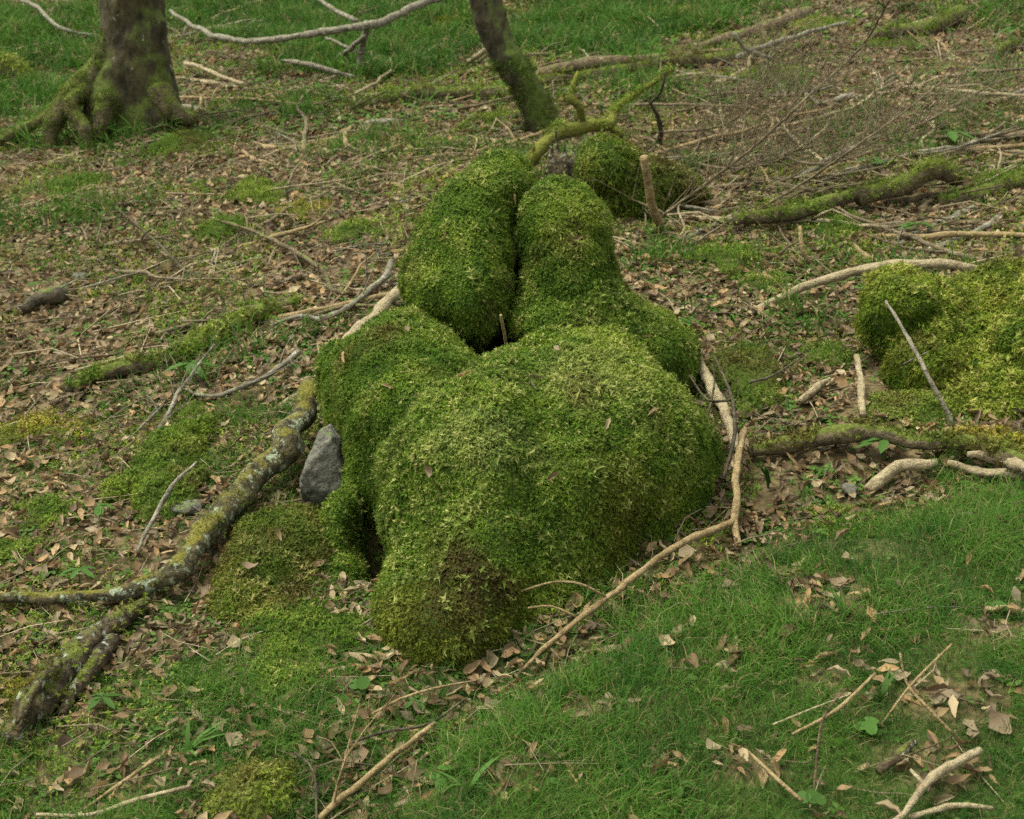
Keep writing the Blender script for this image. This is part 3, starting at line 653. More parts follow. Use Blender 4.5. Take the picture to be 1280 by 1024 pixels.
branch('fallen_branch', 'pale lichen speckled branch lying beside the roots of the thick trunk', 'branch', 'pale', [([(215, 98), (255, 104), (300, 110), (345, 124)], [3, 4, 5, 3]), ([(232, 78, .1), (268, 92, .1), (305, 105, .05)], [3, 3, 3])], seed=85)
branch('stick', 'stubby pale root stick beside the thick trunk', 'stick', 'grey', [([(218, 132), (240, 138), (266, 143)], [5, 6, 3])], seed=86)
branch('dead_twig', 'thin dark dead twig slanting across the litter slope', 'twig', 'dark', [([(148, 262, .12), (190, 298, .1), (218, 325, .06), (242, 352, .0)], [1.2, 2, 2.6, 3]), ([(190, 298, .1), (215, 300, .08), (250, 312, .05)], [1.5, 1.2, .8])], seed=87, twigs=3)
branch('fallen_branch', 'long thin brown twig curving down to the peeled branch', 'branch', 'brown', [([(262, 272, .05), (330, 295, .06), (385, 325, .06), (408, 345, .05), (416, 364, .03), (440, 367, .02)], [2, 3, 3.5, 4, 4, 3])], seed=88, twigs=3)
branch('fallen_branch', 'grey crooked branch meeting the tallest boulder', 'branch', 'grey', [([(335, 408, .02), (375, 393, .06), (395, 398, .06), (440, 382, .05), (462, 362, .05), (484, 345, .07), (488, 326, .1)], [2.5, 3.5, 4, 4, 5, 6, 4])], seed=89, twigs=2)
branch('mossy_log', 'long yellow green mossy fallen stem on the litter slope', 'log', 'mossy', [([(80, 492), (130, 470), (200, 456), (250, 432), (290, 410), (330, 392), (375, 377)], [5, 8, 10, 12, 11, 10, 6])], (16000, .024, .95, .2), seed=90, rough=.4)
branch('fallen_branch', 'forked grey branch with fine twigs below the mossy fallen stem', 'branch', 'grey', [([(232, 487, .03), (262, 495, .05), (300, 486, .06), (340, 465, .07), (375, 440, .07)], [2, 3, 3.5, 4, 4.5]), ([(196, 542, .01), (215, 510, .05), (225, 488, .08), (250, 455, .1), (268, 430, .12)], [4, 3.5, 3, 2, 1]), ([(156, 555, .02), (180, 530, .03), (205, 505, .04)], [1, 2, 2])], seed=91, twigs=4)
branch('stick', 'pale straight stick lying toward the round moss cushion', 'stick', 'pale', [([(-20, 682), (40, 650), (85, 626), (176, 586)], [2.5, 3, 3, 2])], seed=92)
branch('stick', 'thin dark stick lying over the round moss cushion', 'stick', 'grey', [([(172, 690, .02), (195, 640, .08), (222, 600, .15), (245, 578, .14)], [3, 3.5, 3, 2])], seed=93)
branch('stick', 'smooth grey stick below the forked end of the lichen branch', 'stick', 'grey', [([(-20, 815), (30, 803), (58, 800), (84, 803)], [3, 4, 4, 3]), ([(25, 793), (60, 790), (105, 775)], [2, 2.5, 1.5])], seed=94)
branch('stick', 'thin stick ending under the lichen branch', 'stick', 'grey', [([(62, 775), (90, 762), (120, 745)], [3, 3.5, 2.5])], seed=95)
branch('stick', 'bent pale stick in the grass of the lowest corner beside the moss cushion', 'stick', 'pale', [([(46, 1018, .03), (110, 1019, .03), (170, 1000, .04), (238, 983, .05)], [2.5, 3, 3.5, 3])], seed=96)
branch('stick', 'thin tan stick above the bent pale stick', 'stick', 'tan', [([(105, 1012, .02), (150, 980, .03), (196, 948, .04)], [2.5, 3, 2.5])], seed=97)
branch('fallen_branch', 'forked grey and tan branch in the leaves of the bank', 'branch', 'pale', [([(1105, 1045, .04), (1135, 1010, .05), (1155, 982, .06), (1185, 958, .06), (1226, 938, .05)], [4, 5, 7, 7, 5]), ([(1138, 962, .07), (1150, 975, .06), (1160, 985, .05)], [2, 3.5, 4]), ([(1140, 1020, .03), (1185, 1008, .03), (1240, 1010, .02)], [4, 5, 3])], seed=98, rough=.4)
branch('stick', 'short rotten brown wood chip in the bank grass', 'stick', 'rot', [([(1100, 962, .03), (1120, 948, .03), (1142, 930, .03)], [6, 8, 6])], seed=99)
branch('stick', 'pale stick slanting in the bank grass near the lower edge', 'stick', 'tan', [([(936, 940, .05), (965, 968, .05), (1003, 1002, .03)], [2.2, 3, 3])], seed=100)
branch('stick', 'upright thin stem standing in the bank grass', 'stick', 'brown', [([(1016, 1002, .0), (1022, 940, .08), (1030, 895, .15), (1058, 860, .2)], [2, 2.2, 2, 1])], seed=101)
branch('stick', 'yellow stick lying in the bank grass', 'stick', 'tan', [([(990, 918, .04), (1045, 888, .05), (1094, 842, .06)], [2, 3.2, 2.2])], seed=102)
branch('stick', 'pair of thin crossed stems in the leaf patch of the bank', 'stick', 'tan', [([(1100, 908, .02), (1140, 855, .1), (1190, 805, .14)], [1.5, 2, 1.5]), ([(1125, 816, .16), (1134, 855, .1), (1165, 890, .06), (1192, 918, .02)], [1.5, 2, 2.4, 2])], seed=103)
branch('stick', 'long tan stick along the bottom of the leafy gully', 'stick', 'tan', [([(395, 1030, .03), (430, 995, .05), (470, 960, .06), (545, 903, .05)], [5, 6, 5, 4])], seed=104, twigs=2)
branch('stick', 'thin curved straw coloured twig at the foot of the bulging boulder', 'twig', 'tan', [([(465, 893, .04), (500, 874, .08), (545, 860, .08), (600, 850, .03)], [1.8, 2, 2, 1.4])], seed=105)
branch('stick', 'dark thin twig lying in the leaves of the gully', 'twig', 'dark', [([(440, 928, .05), (480, 915, .06), (535, 905, .05), (580, 875, .04)], [2, 2.4, 2.2, 2]), ([(368, 940, .05), (392, 965, .05), (396, 1030, .04)], [1.6, 2, 2])], seed=106)
branch('stick', 'pale splinter of wood in the leaf hollow', 'stick', 'pale', [([(1000, 504, .03), (1020, 486, .04), (1038, 472, .04)], [4, 7, 3])], seed=107)
branch('stick', 'pale broken stem stump standing in the leaf hollow', 'stick', 'pale', [([(1082, 520, .02), (1075, 488, .06), (1068, 445, .1)], [6, 6, 4])], seed=108)
branch('stick', 'curved orange twig standing beyond the curved pale branch', 'twig', 'tan', [([(1018, 334, .0), (1006, 318, .07), (1000, 282, .18)], [4, 3.5, 2.5])], seed=109)
branch('stick', 'slender stick lying below the leaning pole', 'stick', 'grey', [([(755, 310), (800, 300), (850, 296), (910, 290)], [2, 2.6, 2.4, 1.5])], seed=110, twigs=2)
branch('stick', 'thin tan twig standing in the dark cleft between the boulders', 'twig', 'tan', [([(634, 442, .33), (631, 420, .42), (626, 394, .52)], [2, 2, 1.6])], seed=111)
branch('fallen_branch', 'crooked grey branch lying on the brushy slope', 'branch', 'grey', [([(988, 140), (1030, 130), (1060, 122), (1088, 123)], [4, 5, 5, 4]), ([(1005, 114, .05), (1024, 130, .03)], [2, 2.5])], seed=112)
branch('fallen_branch', 'long pale branch with forks over the far fallen trunk', 'branch', 'grey', [([(920, 72, .15), (960, 56, .15), (1010, 40, .12), (1060, 27, .1)], [4, 4, 3.5, 2]), ([(918, 42, .3), (930, 60, .2), (965, 75, .1)], [2.5, 3, 2.5])], seed=113)
branch('mossy_log', 'far mossy log near the upper corner of the brushy slope', 'log', 'mossy', [([(1088, 50), (1130, 40), (1175, 30), (1200, 20)], [6, 9, 8, 10])], (2600, .045, .3, .2), seed=114)
branch('mossy_log', 'thin mossy log lying uphill beyond the mossy stump', 'log', 'mossy', [([(1175, 255), (1215, 243), (1260, 230), (1310, 222)], [8, 10, 11, 10])], (4500, .03, .45, .2), seed=115)
branch('mossy_log', 'slim mossy pole at the far edge of the brushy slope', 'log', 'mossy', [([(1240, 68), (1270, 55), (1320, 40)], [6, 7, 6])], (2600, .04, .7, .2), seed=116)
branch('fallen_branch', 'thick rough brown branch among the litter uphill of the stump', 'branch', 'brown', [([(1100, 298), (1150, 285), (1210, 280), (1300, 290)], [4, 6, 6, 7])], seed=117, twigs=3)
branch('fallen_branch', 'grey weathered branch slanting down the litter uphill of the stump', 'branch', 'grey', [([(1110, 312), (1160, 288), (1220, 262)], [4, 6, 7])], seed=118, twigs=2)
branch('stick', 'straight thin pole lying across the brushy slope', 'stick', 'brown', [([(1120, 172, .03), (1180, 170, .04), (1240, 168, .04), (1310, 163, .04)], [2.5, 3, 3.5, 4])], seed=119)
branch('stick', 'tan pole with a side shoot below the straight thin pole', 'stick', 'tan', [([(1180, 190, .03), (1240, 186, .04), (1310, 181, .04)], [2.5, 3.5, 4]), ([(1235, 187, .04), (1265, 195, .04), (1310, 194, .04)], [2, 2.5, 3])], seed=120)
branch('fallen_branch', 'mossy bent branch reaching down from the far fallen trunk toward the roots', 'branch', 'mossy', [([(560, 170), (590, 148), (615, 132), (645, 124)], [3, 5, 6, 5])], (2600, .035, .5, .4), seed=121, twigs=2)
branch('fallen_branch', 'short white flecked log piece beside the crooked tan branch', 'branch', 'grey', [([(452, 157), (480, 155), (505, 154)], [4, 6, 4])], seed=122)
branch('stick', 'pale broken branch stub propped on the leaning tree', 'stick', 'pale', [([(585, 78, .02), (597, 70, .12), (607, 62, .2)], [3, 4, 4])], seed=123)
branch('stick', 'white bent twig on the far grass beside the leaning tree', 'twig', 'pale', [([(533, 66, .05), (545, 57, .05), (556, 55, .04), (566, 60, .02)], [2, 2.2, 2, 1.4])], seed=124)
def loose_sticks(n, poly, lab, grp, seed, l0, l1, r0, r1):
    r = random.Random(seed); k = 0
    while k < n:
        u, v = r.uniform(*poly[0]), r.uniform(*poly[1]); p = at(u, v); L = r.uniform(l0, l1); th = r.gauss(.45, .75); P = []
        for t in (-.5, -.25, 0, .25, .5):
            x, y = p[0]+L*t*math.cos(th)+r.gauss(0, .03)*L, p[1]+L*t*math.sin(th)+r.gauss(0, .03)*L
            P.append(np.array((x, y, float(H(x, y)))))
        if P[0][1] < 5.2: continue
        za, zb = P[0][2]+.012, P[-1][2]+r.uniform(.012, .12)
        for i_, t in enumerate((0, .25, .5, .75, 1)): P[i_][2] = max(P[i_][2]*.3+.7*(za*(1-t)+zb*t), P[i_][2]+.008)
        rr = r.uniform(r0, r1); parts = [tube_np(P, [rr, rr*.95, rr*.85, rr*.7, rr*.45], 7, .06, .35, seed+k)]
        for j in range(r.choice((0, 1, 2, 3))):
            a = np.array(P[r.randrange(1, 4)]); s_ = r.choice((-1, 1)); b = r.uniform(.15, .4)*L; d = th+s_*r.uniform(.4, 1.0)
            parts.append(tube_np([a, a+np.array((math.cos(d)*b*.5, math.sin(d)*b*.5, r.uniform(0, .08))), a+np.array((math.cos(d+.2)*b, math.sin(d+.2)*b, r.uniform(0, .14)))], [rr*.55, rr*.4, rr*.2], 5, .06, .2, k))
        V, F = join(parts); tag(link('stick', mesh_py('stick', V, F, M_BARK[r.choice(('tan', 'brown', 'grey', 'twiggy', 'twiggy', 'pale'))])), lab, 'stick', grp); k += 1
loose_sticks(75, ((800, 1300), (40, 330)), 'dry stick lying tangled on the brushy slope behind the boulders', 'sticks tangled on the brushy slope', 801, .35, 1.5, .006, .017)
loose_sticks(30, ((220, 660), (5, 200)), 'long dry stick lying on the upper slope between the thick trunk and the leaning tree', 'sticks on the upper slope between the trees', 803, .5, 1.8, .006, .016)
loose_sticks(34, ((0, 640), (95, 470)), 'dry stick lying on the litter slope between the thick trunk and the boulders', 'sticks on the litter slope', 802, .25, .9, .005, .013)
for k, (pts, lab) in enumerate((
    ([(820, 275, .05), (875, 235, .2), (935, 190, .35), (1000, 130, .6), (1075, 60, .8), (1112, 0, 1.1)], 'tall dead bramble spray arching over the far slope toward the top edge'),
    ([(955, 258, .05), (1010, 225, .15), (1060, 190, .3), (1130, 140, .45), (1210, 75, .5)], 'dead twiggy spray leaning over the broken mossy log'),
    ([(830, 165, .05), (900, 158, .1), (940, 130, .25), (965, 80, .45)], 'dense dry twig tangle beside the dark hooked stem'),
    ([(880, 120, .05), (930, 115, .15), (985, 120, .2), (1040, 105, .25)], 'brown brush of thin dry stems below the far fallen trunk'),
    ([(960, 190, .05), (1020, 205, .1), (1090, 190, .2), (1150, 170, .25)], 'low dry brush across the slope above the broken mossy log'),
    ([(850, 200, .03), (905, 210, .1), (960, 205, .15), (1010, 180, .25)], 'grey dry brush just uphill of the leaning pole'),
    ([(1130, 165, .05), (1180, 140, .15), (1240, 105, .2), (1290, 90, .2)], 'dry twig spray above the straight thin pole on the brushy slope'))):
    branch('dead_brush', lab, 'brush', 'twiggy', [(pts, [2.4, 2.0, 1.6, 1.2, .8])], seed=140+k, twigs=70 if k in (2, 3, 4, 5) else 48, twig_len=.5, group='dry brush on the upper slope')
# ------------------------------------------------------------------ scatter over the ground
def scatter_xy(dens, y0, y1, seed, margin=1.12):
    r = np.random.default_rng(seed)
    hw = (y1+.4)*640/FPX*margin+.3
    n = int(dens*(2*hw)*(y1-y0)); x = r.uniform(-hw, hw, n); y = r.uniform(y0, y1, n)
    m = np.abs(x) < (y*640/FPX*margin+.35); return x[m], y[m]
def gnormal(x, y):
    e = .02; dx = (H(x+e, y)-H(x-e, y))/(2*e); dy = (H(x, y+e)-H(x, y-e))/(2*e)
    n = np.stack((-dx, -dy, np.ones_like(x)), 1); return n/np.linalg.norm(n, axis=1, keepdims=True)
def leaf_template(seed, seg):
    r = np.random.default_rng(seed); t = np.linspace(0, 1, seg+1); ph = r.uniform(0, 6.28); bend, cup = r.uniform(-1.2, 2.2), r.uniform(.4, 2.3)
    wd = r.uniform(.18, .32)*np.sin(math.pi*np.clip(t, .02, .985)**.85)**.8*(1+.22*np.sin(t*11+ph)); tw = r.uniform(-.8, .8)
    V = []
    for i, tt in enumerate(t):
        a = bend*(tt-.5); X = np.array((math.sin(a)/max(abs(bend), .05)*np.sign(bend) if abs(bend) > .05 else tt-.5, 0, (1-math.cos(a))/max(abs(bend), .05)*np.sign(bend)))
        th = tw*(tt-.5)
        for s in (-1, 0, 1):
            c = cup*.5*abs(s); y = s*wd[i]*math.cos(c); z = abs(s)*wd[i]*math.sin(c)+s*r.normal(0, .035)
            V.append(X+np.array((0, y*math.cos(th)-z*math.sin(th), y*math.sin(th)+z*math.cos(th))))
    F = []
    for i in range(seg):
        for k in (0, 1): a = i*3+k; F.append((a, a+1, a+4, a+3))
    return np.array(V), np.array(F)
LEAF_HI = [leaf_template(s, 5) for s in range(8)]; LEAF_LO = [leaf_template(s+50, 3) for s in range(7)]
LCOL = np.array(((.31, .212, .112), (.23, .148, .075), (.38, .29, .172), (.14, .088, .045), (.30, .23, .145), (.19, .133, .085), (.33, .205, .10)))
def leaf_points(dens, y0, y1, seed):
    x, y = scatter_xy(dens, y0, y1, seed); g, l, h = zones(x, y); r = np.random.default_rng(seed+1)
    m = r.uniform(size=len(x)) < l; x, y, g = x[m], y[m], g[m]; n = len(x)
    N = gnormal(x, y)+r.normal(0, .36, (n, 3)); P = np.stack((x, y, H(x, y)+r.uniform(.001, .026, n)+.010*g), 1)
    S = r.uniform(.026, .060, n)*(1+.25*(r.uniform(size=n) < .15)); C = LCOL[r.integers(0, len(LCOL), n)]*r.uniform(.45, 1.0, (n, 1))*(.65+.6*fbm(x*2.3, y*2.3, s=131))[:, None]
    return P, N, S, C
# near leaves: the largest are things of their own
P, Nn, S, C = leaf_points(2000, 2.1, 5.0, 301)
BV = []
for me in BOULDERS:
    V, T = mesh_get(me); BV.append(BVHTree.FromPolygons([tuple(v) for v in V], [tuple(int(i) for i in t) for t in T]))
def seen(p):
    u, v, f = proj(p)
    if not (8 < u < 1272 and 8 < v < 1016): return False
    d = Vector(p-CP); L = d.length; d.normalize()
    return all(b.ray_cast(Vector(CP), d, L-.01)[0] is None for b in BV)
order = np.argsort(np.linalg.norm(P-CP, axis=1)/S)
pick = []
for i in order:
    if len(pick) >= 286: break
    if seen(P[i]): pick.append(i)
rest = np.ones(len(P), bool); rest[pick] = False
LM = [mesh_np('fallen_leaf', tv, tf, M_LEAF, np.tile(LCOL[(k*3+j) % len(LCOL)]*(.62, .8, .95)[j], (len(tv), 1)), True) for k, (tv, tf) in enumerate(LEAF_HI) for j in range(3)]
def place(me, name, p, n, s, spin):
    X, Y, Z = basis(np.array([n]), np.array([spin])); o = link(name, me)
    o.matrix_world = Matrix(((X[0][0]*s, Y[0][0]*s, Z[0][0]*s, p[0]), (X[0][1]*s, Y[0][1]*s, Z[0][1]*s, p[1]), (X[0][2]*s, Y[0][2]*s, Z[0][2]*s, p[2]), (0, 0, 0, 1)))
    return o
for i in pick:
    b = float(bank(P[i][0], P[i][1])); u = proj(P[i])[0]
    if b > .1: lab, gr = 'dry tan leaf lying on the grass of the bank', 'dry leaves on the grass bank'
    elif b > -.25: lab, gr = 'curled tan leaf lying in the gully between bank and boulders', 'dry leaves in the gully'
    else: lab, gr = 'curled brown leaf in the litter downhill of the boulders', 'dry leaves downhill of the boulders'
    tag(place(LM[int(RNG.integers(0, len(LM)))], 'fallen_leaf', P[i], Nn[i], S[i], RNG.uniform(0, 6.28)), lab, 'leaf', gr)
# a few leaves and twigs that lie on the boulders themselves
for u, v, lab in ((668, 482, 'pale tan leaf lying on top of the bulging boulder'), (662, 494, 'small leaf just below the pale tan leaf on the bulging boulder'), (697, 446, 'upright narrow leaf stuck in the moss above the pale tan leaf'), (489, 490, 'tiny brown leaf on the smooth boulder'), (505, 420, 'rusty leaf caught at the back of the smooth boulder'),
                  (634, 250, 'pinkish leaf caught at the top of the dark cleft'), (467, 720, 'rolled tan leaf on the side of the bulging boulder'), (352, 678, 'curled leaf on the brownish knee high boulder'), (532, 503, 'pale leaf scrap on the smooth boulder'), (757, 535, 'narrow straw scrap on the broad face of the bulging boulder'),
                  (585, 480, 'small tan leaf on the near crest of the bulging boulder'), (812, 520, 'dull leaf on the far flank of the bulging boulder'), (690, 600, 'crumpled leaf in the middle of the bulging boulder'), (545, 590, 'leaf scrap low on the near flank of the bulging boulder'),
                  (440, 450, 'brown leaf near the outer shoulder of the smooth boulder'), (715, 300, 'leaf scrap on the round shouldered boulder'), (560, 300, 'leaf scrap on the tallest boulder'), (800, 425, 'brown leaf on the low shoulder of the round shouldered boulder'), (310, 720, 'flat brown leaf on the outer side of the brownish boulder')):
    d = Vector(ray(u, v)); hit = [b.ray_cast(Vector(CP), d) for b in BV]; hit = [h for h in hit if h[0] is not None]
    if not hit: continue
    h = min(hit, key=lambda q: q[3])
    tag(place(LM[int(RNG.integers(0, len(LM)))], 'fallen_leaf', np.array(h[0])+np.array(h[1])*.028, np.array(h[1])+RNG.normal(0, .2, 3), RNG.uniform(.032, .055), RNG.uniform(0, 6.28)), lab, 'leaf')
v, f, c = stamp(LEAF_HI, P[rest], Nn[rest], S[rest], C[rest], 302)
P2, N2, S2, C2 = leaf_points(2200, 5.0, 9.0, 303); P3, N3, S3, C3 = leaf_points(1400, 9.0, 16.5, 305)
v2, f2, c2 = stamp(LEAF_LO, np.concatenate((P2, P3)), np.concatenate((N2, N3)), np.concatenate((S2*1.05, S3*1.25)), np.concatenate((C2, C3)), 304)
V = np.concatenate((v, v2)); F = np.concatenate((f, f2+len(v)))
tag(link('leaf_litter', mesh_np('leaf_litter', V, F, M_LEAF, np.concatenate((c, c2)))), 'brown litter of old leaves covering the slope', 'leaf litter', kind='stuff')

# grass
def blade_template(seed, wd=.015):
    r = np.random.default_rng(seed); b = r.uniform(.35, 1.15); V, F = [], []
    ts = (0, .35, .7, 1.0); pts = []
    for t in ts: a = b*t; pts.append(np.array((math.sin(a*t)*t*.9, r.normal(0, .02)*t, t*math.cos(a*t*.9))))
    for t, p in zip(ts[:-1], pts[:-1]): ww = wd*(1-.55*t); V += [p-(0, ww, 0), p+(0, ww, 0)]
    V.append(pts[-1])
    F = [(0, 1, 3), (0, 3, 2), (2, 3, 5), (2, 5, 4), (4, 5, 6)]
    return np.array(V), np.array(F)
BLADES = [blade_template(s) for s in range(8)]; BLADES_W = [blade_template(s+30, .03) for s in range(6)]
def grass_points(dens, y0, y1, seed, smin, smax, thr=0):
    x, y = scatter_xy(dens, y0, y1, seed); g, l, h = zones(x, y); r = np.random.default_rng(seed+1)
    m = r.uniform(size=len(x)) < np.clip(g-thr, 0, 1); x, y = x[m], y[m]; n = len(x)
    hump = np.clip(.5+1.5*(fbm(x*3.2, y*3.2, s=83)-.5), .1, 1); cl = fbm(x*11, y*11, s=85, o=2)
    P = np.stack((x, y, H(x, y)-.003), 1); D = gnormal(x, y)+r.normal(0, .42, (n, 3))
    th = 6.28*fbm(x*1.4, y*1.4, s=87)*1.6; D[:, 0] += .38*np.cos(th)-.25; D[:, 1] += .38*np.sin(th)-.2; D[:, 2] = np.abs(D[:, 2])+.15
    S = r.uniform(smin, smax, n)*(.55+.9*hump)
    C = lerp((.026, .084, .012), (.070, .150, .020), np.clip(.5+1.6*(cl-.5)+1.2*(hump-.5)+r.normal(0, .22, n), 0, 1))
    k = r.uniform(size=n) < .11; C[k] = np.array((.24, .21, .09))*r.uniform(.6, 1.1, (int(k.sum()), 1))
    return P, D, S, C
gp = [grass_points(44000, 2.1, 5.0, 311, .032, .075), grass_points(5200, 5.0, 9.0, 313, .07, .13), grass_points(3600, 9.0, 17, 315, .10, .18)]
a = stamp(BLADES, *gp[0], 316); b = stamp(BLADES_W, *[np.concatenate((gp[1][k], gp[2][k])) for k in range(4)], 317)
tag(link('grass', mesh_np('grass', np.concatenate((a[0], b[0])), np.concatenate((a[1], b[1]+len(a[0]))), M_GRASS, np.concatenate((a[2], b[2])))), 'fine soft green grass on the bank and the upper slope', 'grass', kind='stuff')

# low herbs: three small leaflets on a short stalk
def herb_template(seed, n=3):
    r = np.random.default_rng(seed); V, F = [], []
    for k in range(n):
        a = k*6.283/n+r.normal(0, .3); hgt = r.uniform(.5, .9); d = np.array((math.cos(a), math.sin(a), 0)); s = np.array((-d[1], d[0], 0))
        o = len(V); c = np.array((0, 0, hgt)); tip = r.uniform(-.25, .1)
        V += [c+d*.08, c+d*.4+s*.27+(0, 0, .06), c+d*.75+s*.2+(0, 0, tip*.5), c+d*.95+(0, 0, tip), c+d*.75-s*.2+(0, 0, tip*.5), c+d*.4-s*.27+(0, 0, .06), np.array((0, .015, 0)), np.array((0, -.015, 0))]
        F += [(o, o+1, o+2), (o, o+2, o+3), (o, o+3, o+4), (o, o+4, o+5), (o+6, o+7, o)]
    return np.array(V), np.array(F)
HERBS = [herb_template(s, 3+s % 3) for s in range(6)]
def herb_points(dens, y0, y1, seed, smin, smax):
    x, y = scatter_xy(dens, y0, y1, seed); g, l, h = zones(x, y); r = np.random.default_rng(seed+1)
    m = r.uniform(size=len(x)) < h; x, y = x[m], y[m]; n = len(x)
    C = lerp((.04, .095, .014), (.095, .165, .028), r.uniform(size=n))
    return np.stack((x, y, H(x, y)), 1), gnormal(x, y)+r.normal(0, .25, (n, 3)), r.uniform(smin, smax, n), C
hp = [herb_points(1500, 2.1, 5.2, 321, .008, .024), herb_points(1300, 5.2, 9, 323, .012, .030), herb_points(450, 9, 16, 325, .022, .05)]
v, f, c = stamp(HERBS, *[np.concatenate([q[k] for q in hp]) for k in range(4)], 327)
tag(link('ground_cover', mesh_np('ground_cover', v, f, M_HERB, c)), 'low green herbs sprouting through the leaf litter', 'ground cover', kind='stuff')
# loose moss tufts growing between the leaves
def tuft_points(dens, y0, y1, seed, s0, s1):
    x, y = scatter_xy(dens, y0, y1, seed); g, l, h = zones(x, y); r = np.random.default_rng(seed+1)
    n2 = fbm(x*2.2+5, y*2.2, s=91); m = (r.uniform(size=len(x)) < sstep(.46, .58, n2)) & (bank(x, y) < .05); x, y = x[m], y[m]
    P = np.stack((x, y, H(x, y)+.004), 1); return P, gnormal(x, y)+r.normal(0, .4, (len(x), 3)), r.uniform(s0, s1, len(x)), moss_colors(P, seed+2, .55, .25)
tp = [tuft_points(3200, 2.1, 5.5, 331, .018, .034), tuft_points(1500, 5.5, 9.5, 333, .03, .05), tuft_points(700, 9.5, 16, 335, .04, .07)]
v, f, c = stamp(FRONDS_LO, *[np.concatenate([q[k] for q in tp]) for k in range(4)], 337)
tag(link('moss_carpet', mesh_np('moss_carpet', v, f, M_MOSS, c)), 'thin green moss growing between the fallen leaves', 'moss', kind='stuff')

# twigs: one mesh per kind, copied
TW = []
for k in range(10):
    r = random.Random(400+k); pts = [(0, 0, 0)]; a = 0
    for j in range(4): a += r.gauss(0, .22); q = pts[-1]; pts.append((q[0]+.25*math.cos(a), q[1]+.25*math.sin(a), r.uniform(-.01, .05)))
    parts = [tube_np(np.array(pts)-(.5, 0, 0), [.009, .0085, .008, .006, .004], 6, .06, .2, k)]
    for j in range(r.choice((0, 1, 2))):
        b = np.array(pts[r.randrange(1, 4)])-(.5, 0, 0); s = r.choice((-1, 1)); parts.append(tube_np([b, b+(.12, s*.09, .03), b+(.2, s*.2, .05)], [.005, .0045, .003], 5, .06, 0, 0))
    V, F = join(parts); TW.append([mesh_py('twig', V, F, M_BARK[m_]) for m_ in ('tan', 'brown', 'grey', 'pale', 'dark')])
x, y = scatter_xy(18, 2.2, 12.5, 401, 1.0); g, l, h = zones(x, y); r = np.random.default_rng(402)
m = r.uniform(size=len(x)) < np.clip(l*.9+.06, 0, 1)*np.clip(1.15-y/16, .2, 1); x, y = x[m], y[m]; cnt = 0
for k in range(len(x)):
    p = np.array((x[k], y[k], float(H(x[k], y[k]))+.016))
    if cnt >= 285: break
    if not seen(p): continue
    cnt += 1; b = float(bank(x[k], y[k])); u = proj(p)[0]
    if b > 0: lab, gr = 'thin dry twig lying in the bank grass', 'twigs in the bank grass'
    elif y[k] < 4.6: lab, gr = 'small twig in the leaf litter close around the boulders', 'twigs in the litter around the boulders'
    elif x[k] < 0: lab, gr = 'small twig on the litter slope below the thick trunk', 'twigs on the litter slope below the trunk'
    else: lab, gr = 'small twig on the brushy slope behind the boulders', 'twigs on the brushy slope'
    th = r.normal(.5, .8); n = gnormal(x[k:k+1], y[k:k+1])[0]+r.normal(0, .07, 3)
    me = TW[int(r.integers(0, len(TW)))][int(r.integers(0, 5))]
    o = place(me, 'twig', p, n, 1.0, 0); X = np.array((math.cos(th), math.sin(th), 0)); X = X-n*(X@n)/(n@n); X /= np.linalg.norm(X); Z = n/np.linalg.norm(n); Yv = np.cross(Z, X); s = r.uniform(.14, .5)*(1 if y[k] < 5 else 1.5); q = r.uniform(.8, 1.5)*(.45 if y[k] < 5 else .6)/s*.4
    q = float(np.clip(q, .5, 1.6))
    o.matrix_world = Matrix(((X[0]*s, Yv[0]*s*q, Z[0]*s*q, p[0]), (X[1]*s, Yv[1]*s*q, Z[1]*s*q, p[1]), (X[2]*s, Yv[2]*s*q, Z[2]*s*q, p[2]), (0, 0, 0, 1)))
    tag(o, lab, 'twig', gr)

# the finest twigs, too many to count
def bits(dens, y0, y1, seed, s0, s1):
    x, y = scatter_xy(dens, y0, y1, seed); g, l, h = zones(x, y); r = np.random.default_rng(seed+1)
    m = r.uniform(size=len(x)) < np.clip(l+.04, 0, 1)*(.35+1.1*sstep(.45, .6, fbm(x*1.1+3, y*1.1, s=97))); x, y = x[m], y[m]; n = len(x)
    th = r.normal(.5, .9, n); D = np.stack((np.cos(th), np.sin(th), r.normal(0, .1, n)), 1); N_ = gnormal(x, y); D = D-N_*(D*N_).sum(1)[:, None]*.9
    C = lerp((.10, .075, .045), (.40, .32, .21), r.uniform(size=n)**1.3)
    return np.stack((x, y, H(x, y)+r.uniform(.012, .035, n)), 1), D, r.uniform(s0, s1, n), C
def bit_template(seed):
    r = np.random.default_rng(seed); w_ = r.uniform(.007, .013); k = r.normal(0, .07, 2); pts = [np.array((0, 0, -.5)), np.array((k[0], k[1], 0)), np.array((0, 0, .5))]
    V, F = [], []
    for p, q in zip(pts, (1, .9, .6)):
        for a in (0, 2.094, 4.189): V.append(p+np.array((math.cos(a), math.sin(a), 0))*w_*q)
    for i in (0, 1):
        for a in range(3): b = (a+1) % 3; F.append((i*3+a, i*3+b, i*3+3+b, i*3+3+a))
    return np.array(V), np.array(F)
bp = [bits(170, 2.1, 5.2, 341, .05, .22), bits(110, 5.2, 9.5, 343, .08, .4), bits(60, 9.5, 16, 345, .15, .6)]
v, f, c = stamp([bit_template(k) for k in range(8)], *[np.concatenate([q[k] for q in bp]) for k in range(4)], 347)
tag(link('twig_litter', mesh_np('twig_litter', v, f, M_LEAF, c)), 'fine broken twigs strewn through the leaf litter', 'twig litter', kind='stuff')

